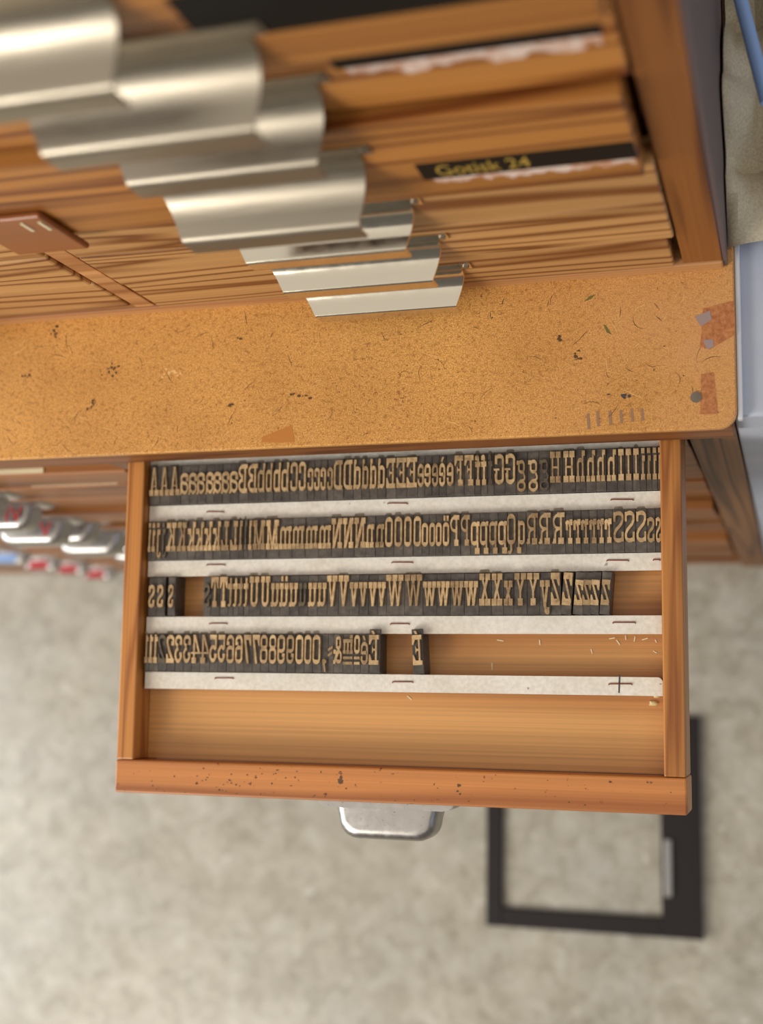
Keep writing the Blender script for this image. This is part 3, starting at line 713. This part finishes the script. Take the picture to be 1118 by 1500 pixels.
        g.r(0, 0.82, w, 1); g.poly((0, .9), (.36 * w, .86), (.04, .62), (0, .62)); g.poly((0.3 * w, 0), (0.55 * w, 0), (w, 0.85), (w - 0.07, 0.85))
    elif c == '8':
        ring(g, 0.04 * w, 0.5, w * 0.96, 1, 0.12); ring(g, 0, 0, w, 0.58, 0.13, TX * 1.15)
    elif c == ',':
        g.pen(arc(m, 0.1, 0.04, 0.04, 0, 360, 8), 0.08, 0.08); g.poly((0.2 * w, -0.26), (0.4 * w, -0.26), (w * .8, 0.06), (w * .4, 0.06))
    elif c == '-':
        for y in (0.26, 0.44): g.poly((0, y + .1), (w, y), (w, y + .09), (0, y + .19))
    elif c == '&':
        ring(g, 0.12 * w, 0.5, 0.7 * w, 0.96, 0.12); ring(g, 0, 0.03, 0.74 * w, 0.5, 0.13); g.dg(0.9 * w, 0.03, 0.25 * w, 0.6, 0.08); g.r(0.7 * w, 0.36, w, 0.5); g.r(.76 * w, .02, w, .15)
    elif c == 'ᵐ':
        for x in (0.14, 0.5, 0.86): g.stem(x * w, 0.36, 0.82, 0.06); g.sl(x * w, 0.36, 0.3 * w, 0.12)
        g.r(0, 0.74, w, 0.86); g.r(0.0, 0.88, 0.3 * w, 1); g.r(0, 0.18, w, 0.27); g.r(0, 0.0, w, 0.09)
    elif c == 'º':
        ring(g, 0, 0.36, w, 1, 0.13); g.r(0, 0.18, w, 0.27); g.r(0, 0.0, w, 0.09)
    return g

RAISE = 0.0022
GM = {}
def glyph_mesh(c, wid, cap, dark):
    key = (c, dark)
    if key in GM: return GM[key]
    g = glyph(c, wid / cap); v = []; f = []
    P = lambda x, y: (wid - x * cap - wid / 2, y * cap)         # mirrored, as type is
    def add(vs, fs):
        n = len(v); v.extend(vs); f.extend([[i + n for i in q] for q in fs])
    zz = 0.0
    for p in g.p:
        n = len(p); zz += 1.5e-5
        add([(*P(*q), zz) for q in p] + [(*P(*q), -RAISE) for q in p], [list(range(n))] + [(i, (i + 1) % n, n + (i + 1) % n, n + i) for i in range(n)])
    for L, R, closed in g.s:
        n = len(L); zz += 1.5e-5; vs = [(*P(*q), zz) for q in L] + [(*P(*q), zz) for q in R] + [(*P(*q), -RAISE) for q in L] + [(*P(*q), -RAISE) for q in R]
        fs = []
        for i in range(n if closed else n - 1):
            j = (i + 1) % n; fs += [(i, j, n + j, n + i), (i, 2 * n + i, 2 * n + j, j), (n + i, n + j, 3 * n + j, 3 * n + i)]
        if not closed: fs += [(0, n, 3 * n, 2 * n), (n - 1, 3 * n - 1, 4 * n - 1, 2 * n - 1)]
        add(vs, fs)
    me = bpy.data.meshes.new('letter_face'); me.from_pydata(v, [], f)
    bm = bmesh.new(); bm.from_mesh(me)
    for q in bm.faces:                       # top faces up
        if abs(q.normal.z) > 0.9 and q.normal.z < 0: q.normal_flip()
    bm.to_mesh(me); bm.free()
    me.materials.append(M['type_face_dark' if dark else 'type_face']); GM[key] = me
    return me

# every sort, with the left and right edge of its letter (px along its row)
T1 = [('A', 219, 233), ('A', 234, 248), ('A', 249, 263.5), ('a', 264.5, 276), ('a', 277, 288.5), ('a', 289, 300), ('a', 302, 312.7), ('a', 313, 324.3), ('a', 325, 336), ('a', 337, 348.5), ('B', 349.5, 362), ('B', 363.7, 377),
      ('b', 378, 388), ('b', 390, 399), ('b', 401, 411), ('b', 412.5, 423), ('C', 425.8, 436), ('C', 438.3, 448), ('c', 451, 459), ('c', 460.6, 468.4), ('c', 470, 477.6), ('c', 479.5, 487.5), ('D', 489.3, 501.8), ('D', 503.6, 516),
      ('d', 518, 528), ('d', 530.4, 539.4), ('d', 542, 551), ('d', 553.7, 563.5), ('E', 566, 579), ('E', 581, 595), ('E', 596, 610.8), ('e', 612, 621), ('e', 622, 631), ('e', 633, 641.7), ('è', 643.5, 652), ('e', 654.8, 664),
      ('F', 666, 678.4), ('F', 680.5, 693.6), ('f', 696, 703.5), ('f', 705, 712.4), ('f', 715, 721.4, 1), ('G', 725, 738), ('G', 741, 754.5), ('g', 757, 770), ('g', 773.8, 788), ('g', 790, 804, 1), ('H', 805.7, 821.6), ('H', 825.4, 842),
      ('h', 844, 857), ('h', 859, 872), ('h', 874, 886.5), ('h', 889, 902.4), ('I', 906, 913.7), ('I', 917, 924.6), ('I', 928, 935.7), ('i', 939, 945), ('i', 947.5, 953.5), ('i', 956, 962), ('i', 964, 968)]
T2 = [('i', 217, 221), ('i', 222, 228), ('j', 229, 236), ('j', 237, 243.5, 1), ('K', 244, 258), ('K', 260, 273), ('k', 275, 286), ('k', 287, 298.5), ('k', 299.6, 310.6), ('k', 312, 323), ('L', 324.5, 335), ('L', 337.5, 348), ('l', 350, 355), ('l', 357.5, 362, 1), ('l', 364, 369),
      ('M', 371, 388.5), ('M', 390, 408), ('m', 409, 427), ('m', 428, 445.5), ('m', 447, 465), ('m', 466.6, 484.5), ('N', 485.7, 501), ('N', 502.4, 517.4), ('N', 519, 535), ('n', 536, 548), ('n', 550, 562.6), ('O', 564.5, 575), ('O', 578, 588.8), ('O', 592.5, 602.7), ('O', 606, 616.7),
      ('o', 618, 627), ('o', 629, 637.6), ('o', 638.7, 647), ('ö', 649, 658), ('P', 659.6, 672.7), ('P', 675, 688), ('p', 690, 701.6), ('p', 703.4, 714.5), ('p', 717, 728), ('p', 730, 742), ('Q', 743, 755), ('q', 758.5, 768.7), ('R', 772, 788), ('R', 790, 806.6), ('R', 810, 827),
      ('r', 829, 838.6), ('r', 840, 850.4), ('r', 851.4, 862), ('r', 863.5, 874), ('r', 875, 884.6), ('r', 886, 896), ('S', 899, 913.7), ('S', 915.6, 929.7), ('S', 932.5, 946.6), ('s', 948.4, 958.8), ('s', 961, 968)]
T3 = [('s', 217, 227), ('s', 229.8, 240), ('s', 246, 254.6), ('s', 298, 307, 1), ('T', 309.5, 320), ('T', 322, 333), ('t', 334, 340.4), ('t', 341.3, 348), ('t', 349.3, 355.5), ('t', 357, 363), ('U', 365.5, 379), ('U', 382, 395), ('u', 397, 409), ('ü', 410, 422.6), ('u', 424, 436), ('u', 438, 449, 1), ('u', 451.7, 463.7), ('u', 465.5, 478),
      ('V', 479, 494), ('V', 495.6, 510.8), ('v', 512.5, 524.5), ('v', 526, 538), ('v', 540, 552), ('v', 553, 565), ('W', 566, 590.7), ('W', 593, 618), ('w', 619.7, 638.7), ('w', 640, 658.7), ('w', 660, 679), ('w', 680, 700), ('X', 702, 718.6), ('X', 720, 736), ('x', 738, 751), ('Y', 753.5, 771), ('Y', 772, 790), ('y', 791, 805.7), ('Z', 807, 820)]
T3b = [('Z', 824, 837), ('z', 842, 854), ('z', 853.5, 865.5), ('z', 865.5, 877.5), ('z', 881, 893)]
T4 = [('1', 212, 217), ('1', 218, 224), ('1', 225, 231), ('2', 232, 243, 1), ('2', 244, 255), ('3', 256, 266.5), ('3', 268.5, 279), ('4', 280, 292.3), ('4', 293, 306), ('5', 307, 317.7), ('5', 319.4, 330), ('6', 332, 342.7), ('6', 344.6, 355), ('7', 357.4, 368), ('7', 370, 380.4), ('8', 381.4, 392), ('8', 394.4, 404.6), ('9', 406.6, 417.4), ('9', 420, 430.6),
      ('0', 433, 444), ('0', 446, 456), ('0', 458, 469), (',', 471, 479), ('-', 480.5, 487), ('&', 488.6, 500.5), ('ᵐ', 502.6, 516.5), ('º', 519, 527), ('é', 529, 539), ('É', 540.5, 554.5)]
T4b = [('É', 604.5, 618)]
def descr(c):
    if c == ',': return 'a raised comma'
    if c == '-': return 'a raised double hyphen'
    if c == '&': return 'a raised ampersand'
    if c == 'ᵐ': return 'a small letter over two bars'
    if c == 'º': return 'a small oval over two bars'
    if c.isdigit(): return 'mirrored figure ' + ['zero', 'one', 'two', 'three', 'four', 'five', 'six', 'seven', 'eight', 'nine'][int(c)]
    acc = {'è': 'accented lowercase e', 'é': 'acute lowercase e', 'ö': 'umlaut lowercase o', 'ü': 'umlaut lowercase u', 'É': 'accented capital E'}
    if c in acc: return 'mirrored ' + acc[c]
    return 'mirrored ' + ('capital ' if c.isupper() else 'lowercase ') + c
ORD = ['first', 'second', 'third', 'fourth', 'fifth', 'sixth', 'seventh', 'eighth']
NUM = ['', 'one', 'two', 'three', 'four', 'five', 'six', 'seven', 'eight']
ROWN = ['back row', 'second row', 'third row', 'front row']
BM = {}
def make_row(ri, packed, loose, tilt):
    ytop, ycap, ybase, ybot = ROWS[ri]
    cap = ycap - ybase; allt = packed + loose
    px_mid = [(727 + 670) / 2, 785, 870, 957][ri]
    def X(px):
        # px was read along the row's own slanted line: y at the row depends on x only weakly
        y = (ycap + ybase) / 2
        lo, hi = -0.7, 0.1                      # find X on the row whose projection falls on px
        for _ in range(40):
            mid = (lo + hi) / 2
            q = ROT.transposed() @ (Vector((mid, y, ZTYPE)) - CAM)
            u = W / 2 + F * q.x / -q.z
            if u < px: lo = mid
            else: hi = mid
        return (lo + hi) / 2
    L = [(t[0], X(t[1]), X(t[2]), len(t) > 3) for t in allt]
    widths = {}
    for c, a, b, d in L: widths.setdefault(c, []).append(b - a)
    total = {c: len(v) for c, v in widths.items()}
    seen = {}
    xmin, xmax = XL1 + 0.0003, XR0 - 0.0003
    for i, (c, a, b, d) in enumerate(L):
        isl = i >= len(packed)
        wid = sorted(widths[c])[len(widths[c]) // 2]; w_here = b - a
        # block edges: half way to the neighbour when close
        le = a - 0.0006; re = b + 0.0006
        if not isl:
            if i > 0 and a - L[i - 1][2] < 0.0035: le = (a + L[i - 1][2]) / 2 + 0.00008
            if i + 1 < len(packed) and L[i + 1][1] - b < 0.0035: re = (b + L[i + 1][1]) / 2 - 0.00008
        le = max(le, xmin); re = min(re, xmax)
        cx = (le + re) / 2; bw = re - le
        yt, yb = ytop, ybot
        if c == 'É': yt = ytop + 0.0042
        yo = (yt + yb) / 2
        zt = ZTYPE + random.uniform(-0.0003, 0.0003)
        body = MB().box(-bw / 2, bw / 2, (yb - yo), (yt - yo), 0, (zt - RAISE) - ZI - (0.0), 0.00025, 1)
        if c == 'É':   # the accent overhangs the card behind: step the foot of the block
            body = MB().box(-bw / 2, bw / 2, yb - yo, ytop - yo - 0.0002, 0, (zt - RAISE) - ZI, 0.00025, 1)
            body.box(-bw / 2, bw / 2, ytop - yo - 0.0002, yt - yo, ZS + 0.0006 - ZI, (zt - RAISE) - ZI, 0.00025, 1)
        me = body.mesh('body', (0, 0, 0)); me.materials.append(M['type_body'])
        o = empty('type_block', (cx, yo, ZI)); link(bpy.data.objects.new('body', me), o, (cx, yo, ZI))
        if isl: o.rotation_euler.z = math.radians(tilt)
        lm = glyph_mesh(c, wid, cap, d)
        lo_ = bpy.data.objects.new('letter_face', lm); COL.objects.link(lo_); lo_.parent = o
        lo_.location = ((a + b) / 2 - cx, ybase - yo, zt - ZI); lo_.scale.x = min(w_here, bw) / wid
        seen[c] = seen.get(c, 0) + 1
        pos = ('' if total[c] == 1 else ', %s of %s' % (ORD[seen[c] - 1], NUM[total[c]]))
        lab = 'dark wooden type block with %s%s in the %s' % (descr(c), pos, ROWN[ri])
        if c == 'É': lab = 'wooden type block with mirrored accented capital E, ' + ('standing alone and tilted in the front row' if isl else 'last before the gap in the front row')
        if c == 's' and ri == 2: lab = 'dark wooden type block with mirrored lowercase s, ' + ['leftmost in third row', 'second in third row', 'just left of the gap', 'inked dark, right of the gap'][seen[c] - 1]
        if isl and c in 'Zz': lab = 'leaning wooden type block with mirrored %s in the third row' % (('lowercase z, ' + ORD[seen[c] - 1] + ' of four') if c == 'z' else 'capital Z, second of two')
        if d and total[c] > 1 and not (c == 's'): lab = 'ink-blackened wooden type block with %s%s in the %s' % (descr(c), pos, ROWN[ri])
        tag(o, lab, 'type block', 'wood type sorts in the open drawer')
make_row(0, T1, [], 0); make_row(1, T2, [], 0); make_row(2, T3, T3b, -4.5); make_row(3, T4, T4b, 3.5)
# darker patches on the card just behind the tall letters of each row
rd = random.Random(9)
for ri, row in enumerate((T1, T2, T3, T4)):
    for t in row:
        if not (t[0].isupper() or t[0] in 'bdfhkl') and not t[0].isdigit(): continue
        if rd.random() < 0.25: continue
        y0, y1 = STRIPS[ri][1], STRIPS[ri][0]
        py = (668, 754, 840, 928)[ri]
        a, b = atz(t[1], py - (t[1] - 590) * (0.035, 0.025, 0.012, 0.0)[ri], ZS), atz(t[2], py, ZS)
        x0, x1 = a.x + 0.0002, max(b.x - 0.0002, a.x + 0.002); h = rd.uniform(0.0012, 0.0028)
        MB().prism([(x0, y0 + 0.00005), (x1, y0 + 0.00005), (x1 - 0.0005, y0 + h * 0.7), (x1 - 0.0012, y0 + h), (x0 + 0.0008, y0 + h * 0.9)], ZS, ZS + 0.00005).build('card_dark_patch', M['dark_patch'], dr)['kind'] = 'stuff'
# crumbs lying in the empty compartments
mb = MB()
for (x, y) in ((733, 938), (791, 941), (721, 976), (897, 935), (917, 934), (906, 941), (945, 936), (930, 936), (961, 939), (867, 954), (960, 955), (600, 1022), (560, 938)):
    a = atz(x, y, ZI); t = rd.uniform(0, 3); l = rd.uniform(0.0012, 0.003); w = 0.0004
    mb.prism([(a.x - l * math.cos(t) - w * math.sin(t), a.y - l * math.sin(t) + w * math.cos(t)), (a.x - l * math.cos(t) + w * math.sin(t), a.y - l * math.sin(t) - w * math.cos(t)), (a.x + l * math.cos(t) + w * math.sin(t), a.y + l * math.sin(t) - w * math.cos(t)), (a.x + l * math.cos(t) - w * math.sin(t), a.y + l * math.sin(t) + w * math.cos(t))], ZI, ZI + 0.0004)
cr = mb.build('paper_crumbs', M['paper']); tag(cr, 'pale paper crumbs scattered on the drawer floor', 'crumbs', kind='stuff')

# ------------------------------------------------------------------ upper cabinet of small drawers
UY = 0.1248
up = empty('small_drawer_cabinet', (-0.5, 0.3, 0), 'pine cabinet of small drawers with metal pulls, standing on the worktop', 'cabinet')
UT = 0.66
MB().box(-0.0365, -0.0075, UY, 0.155, 0.0145, UT, 0.0012).build('corner_upright', M['upright_pine'], up)
MB().box(-0.0073, -0.0045, UY + 0.0004, 0.56, 0.0005, UT).build('side_panel', M['dark_side'], up)
MB().box(-1.5, -0.0075, UY - 0.002, 0.56, 0.0003, 0.014, 0.0015).build('base_rail', M['edge_wood'], up)
MB().box(-0.4955, -0.4775, UY, 0.155, 0.0145, UT, 0.0008).build('divider', M['edge_wood'], up)
MB().box(-1.5, -0.0075, 0.54, 0.56, 0.0145, UT).build('back_panel', M['cabinet_inside'], up)
MB().box(-1.5, -0.0045, UY, 0.56, UT, UT + 0.018, 0.002).build('cabinet_top', M['upper_pine'], up)
# drawers: bottom z, top z, setback of the front
UD = [(0.0155, 0.080, -0.002), (0.082, 0.150, -0.003), (0.152, 0.222, -0.003), (0.225, 0.337, -0.0125), (0.341, 0.430, -0.003), (0.432, 0.515, -0.021), (0.517, 0.65, -0.021)]
def pull_profile(rc, sl, rr, lip, t=0.0016):
    p = [(0.0, rc + 0.012)]; A = math.radians(75)
    p += [(rc - rc * math.cos(A * i / 9), rc - rc * math.sin(A * i / 9)) for i in range(10)]
    x, z = p[-1]; x += math.sin(A) * sl; z -= math.cos(A) * sl; p.append((x, z))
    th = math.pi / 2 - A; n = 6; st = (math.pi / 2 - th) / n
    for i in range(n):
        a = th + st * (i + 0.5); x += rr * st * math.cos(a); z -= rr * st * math.sin(a); p.append((x, z))
    p.append((x, z - lip))
    inner = []; n = len(p)
    for i in range(n):
        a = p[max(i - 1, 0)]; b = p[min(i + 1, n - 1)]; dx, dy = b[0] - a[0], b[1] - a[1]; d = math.hypot(dx, dy)
        inner.append((p[i][0] + dy / d * t, p[i][1] - dx / d * t))
    return p, inner
def pull(parent, cx, yf, z, wid, mat, rc=0.016, sl=0.008, rr=0.004, lip=0.006):
    """curled sheet-metal pull screwed to the drawer face; narrower at its lip"""
    t = 0.0016; o_, i_ = pull_profile(rc, sl, rr, lip, t); prof = o_ + i_[::-1]; om = o_[-1][0]
    n = len(prof); h = n // 2; mb = MB(); vs = []
    for sg in (-1, 1):
        for y, zz in prof:
            vs.append((cx + sg * (wid / 2 + 0.010 * (1 - max(0.0, min(1, y / om)))), min(yf - t - y, yf), z + zz))
    mb.add(vs, [(i, (i + 1) % n, n + (i + 1) % n, n + i) for i in range(n)], True)
    for s_ in (0, n):
        mb.add(vs, [(s_ + i, s_ + i + 1, s_ + n - 2 - i, s_ + n - 1 - i) for i in range(h - 1)])
    for sg in (-1, 1):
        x0 = cx + sg * (wid / 2 + 0.0098)
        mb.box(min(x0, x0 + sg * 0.009), max(x0, x0 + sg * 0.009), yf - t, yf, z + rc + 0.001, z + rc + 0.012)
    p = mb.build('drawer_pull', M[mat], parent)
    for sg in (-1, 1):
        x0 = cx + sg * (wid / 2 + 0.0145)
        MB().tube([(x0, yf - t - 0.0012, z + rc + 0.0065), (x0, yf - t, z + rc + 0.0065)], 0.0026, 10).build('screw', M['screw_metal'], parent)
    return p
PX = -0.2665
PULLS = [(0.034, 0.116, 'bright_metal', .0195, .0065, .0025, .013), (0.104, 0.116, 'bright_metal', .0195, .0065, .0025, .013), (0.175, 0.116, 'bright_metal', .0195, .0065, .0025, .013),
         (0.276, 0.116, 'satin_metal', .027, .008, .006, .014), (0.350, 0.116, 'satin_metal', .027, .008, .006, .014), (0.439, 0.117, 'satin_metal', .027, .008, .006, .014), (0.498, 0.117, 'satin_metal', .027, .008, .006, .014)]
udr = []
for k, (z0, z1, sb) in enumerate(UD):
    yf = UY + sb
    mb = MB().box(-0.4725, -0.0375 - (0.005 if k in (0, 3) else 0.0), yf, yf + 0.018, z0, z1, 0.0014); mb.box(-0.470, -0.045, yf + 0.018, 0.53, z0 + 0.003, z1 - 0.012)
    d = mb.build('drawer', M['drawer_pine' if k < 3 else 'upper_pine'], up); udr.append((d, yf))
    pz, pw, pm, rc, sl, rr, lip = PULLS[k]
    pull(d, PX - (0.045 if k == 6 else 0), yf, pz, pw, pm, rc, sl, rr, lip)
for k, (z0, z1, sb) in enumerate(UD):     # left-hand column
    yf = UY + (0.001, -0.001, 0.0, 0.002, 0, 0, 0)[k]
    mb = MB().box(-0.93, -0.4995, yf, yf + 0.018, z0, z1 - 0.001, 0.0022); mb.box(-0.925, -0.505, yf + 0.018, 0.53, z0 + 0.003, z1 - 0.012)
    d = mb.build('drawer', M['drawer_pine' if k < 3 else 'upper_pine'], up)
    pz, pw, pm, rc, sl, rr, lip = PULLS[k]
    pull(d, -0.715, yf, pz, pw, pm, rc, sl, rr, lip)
# black title labels with gold lettering, over torn paper
def title(k, x0, x1, z0, z1, txt=None, torn=None):
    d, yf = udr[k]
    MB().box(x0, x1, yf - 0.0006, yf, z0, z1).build('title_label', M['black_tape'], d)['label'] = 'black title label with gold lettering'
    if torn:
        rdd = random.Random(k); n = 26; lo = []
        for i in range(n + 1): lo.append((x0 + 0.006 + (x1 - x0 - 0.008) * i / n, z0 - torn * (0.35 + 0.65 * rdd.random())))
        MB().prism_y([(x0 + 0.004, z0 + 0.001), ] + lo + [(x1 - 0.001, z0 + 0.001)], yf - 0.0003, yf).build('torn_paper', M['torn_paper'], d)
    if txt:
        me = text_mesh(txt, (z1 - z0) * 0.92, M['gold_ink'], 0.00005)
        ex = max(v.co.x for v in me.vertices) - min(v.co.x for v in me.vertices)
        for v in me.vertices: v.co.x *= 0.44 * (x1 - x0) / ex
        o = bpy.data.objects.new('lettering', me); link(o, d, ((x0 * 0.70 + x1 * 0.30), yf - 0.0007, z0 + (z1 - z0) * 0.18)); o.rotation_euler = (math.pi / 2, 0, 0)
title(3, -0.172, -0.0435, 0.2555, 0.279, 'Gotisk 24', 0.012)
title(4, -0.183, -0.045, 0.389, 0.4065, None, 0.016)
title(5, -0.222, -0.043, 0.466, 0.508, None)
# worn turn-latch block on the divider
yl = UY - 0.0125
lt = MB().box(-0.488, -0.430, yl - 0.0052, yl - 0.0002, 0.206, 0.272, 0.0045, 3).build('latch_block', M['latch'], up)
for px, py in ((25, 323), (51, 321)):
    q = aty(px, py, yl - 0.0052)
    MB().box(q.x - .0011, q.x + .0011, yl - 0.0059, yl - 0.0051, q.z - 0.020, q.z - 0.005).build('nail', M['paper'], lt)

# ------------------------------------------------------------------ neighbouring painted cabinet, cloth, tube
nb = empty('painted_cabinet', (0.25, 0.3, ZFL), 'bluish white painted cabinet standing against the right end of the worktop', 'cabinet')
MB().box(-0.0030, 0.5, 0.010, 0.60, ZFL, -0.0105, 0.003, 3).build('body', M['paint'], nb)
MB().box(0.0002, 0.0042, 0.0065, 0.60, -0.0104, -0.0025, 0.001).build('chipped_edging', M['chipped'], nb)
N = 34; vs = []; rdc = random.Random(3)
for i in range(N):
    for j in range(N):
        u, v_ = i / (N - 1), j / (N - 1)
        x = -0.0036 + u * 0.25; y = 0.1385 + v_ * 0.34 + 0.004 * math.sin(9 * u)
        hgt = 0.022 * abs(math.sin(6 * v_ * 3.1 + 3 * u)) + 0.024 * max(0, math.sin(34 * u + 7 * v_ + math.sin(9 * v_))) + 0.05 * math.exp(-((v_ - 0.3) / 0.10) ** 2 - ((u - 0.02) / 0.07) ** 2)
        vs.append((x + 0.003 * v_ * (1 - u), y, 0.0022 + hgt * min(1, v_ * 7 + 0.08)))
fs = [(i * N + j, (i + 1) * N + j, (i + 1) * N + j + 1, i * N + j + 1) for i in range(N - 1) for j in range(N - 1)]
cl = MB().add(vs, fs, True).build('crumpled_cloth', M['cloth']); tag(cl, 'crumpled cream cloth lying on the painted cabinet', 'cloth')
sm = cl.modifiers.new('thickness', 'SOLIDIFY'); sm.thickness = 0.0012; sm.offset = 1
a, c = atz(1070, -60, 0.10), atz(1124, 150, 0.10)
tb = MB().tube([a, a.lerp(c, 0.5), c], 0.0048, 14).build('blue_tube', M['blue']); tag(tb, 'light blue tube lying across the cream cloth', 'tube')

# ------------------------------------------------------------------ black frame on the floor
zf = ZFL
ff = empty('black_frame', (-0.29, -0.40, zf), 'black rectangular frame with a grey bar, lying on the floor', 'frame')
p1, p2, p3 = atz(712, 1357, zf + 0.012), atz(1029, 1376, zf + 0.012), atz(1026, 1050, zf + 0.012)
q1, q2 = atz(735, 1330, zf + 0.012), atz(970, 1345, zf + 0.012)
x0, x1, y0, y1 = p1.x, (p2.x + p3.x) / 2, (p1.y + p2.y) / 2, p3.y
lw, rw, bw = q1.x - p1.x, x1 - q2.x, q1.y - y0
MB().box(x0, x0 + lw, y0, y1, zf, zf + 0.012, 0.0015).build('frame_bar', M['black_frame'], ff)
MB().box(x1 - rw, x1, y0, y1, zf, zf + 0.012, 0.0015).build('frame_bar', M['black_frame'], ff)
MB().box(x0 + lw + .0001, x1 - rw - .0001, y0, y0 + bw, zf, zf + 0.012, 0.0015).build('frame_bar', M['black_frame'], ff)
MB().box(x0 + lw + .0001, x1 - rw - .0001, y1 - bw, y1, zf, zf + 0.012, 0.0015).build('frame_bar', M['black_frame'], ff)
MB().box(x1 - 0.007, x1, y0, y1, zf + 0.0121, zf + 0.016, 0.001).build('raised_lip', M['black_frame'], ff)
g0, g1 = atz(973, 1229, zf + 0.015), atz(985, 1314, zf + 0.015)
MB().box(min(g0.x, g1.x), max(g0.x, g1.x), g1.y, g0.y, zf + 0.0121, zf + 0.018, 0.002).build('grey_bar', M['grey_metal'], ff)
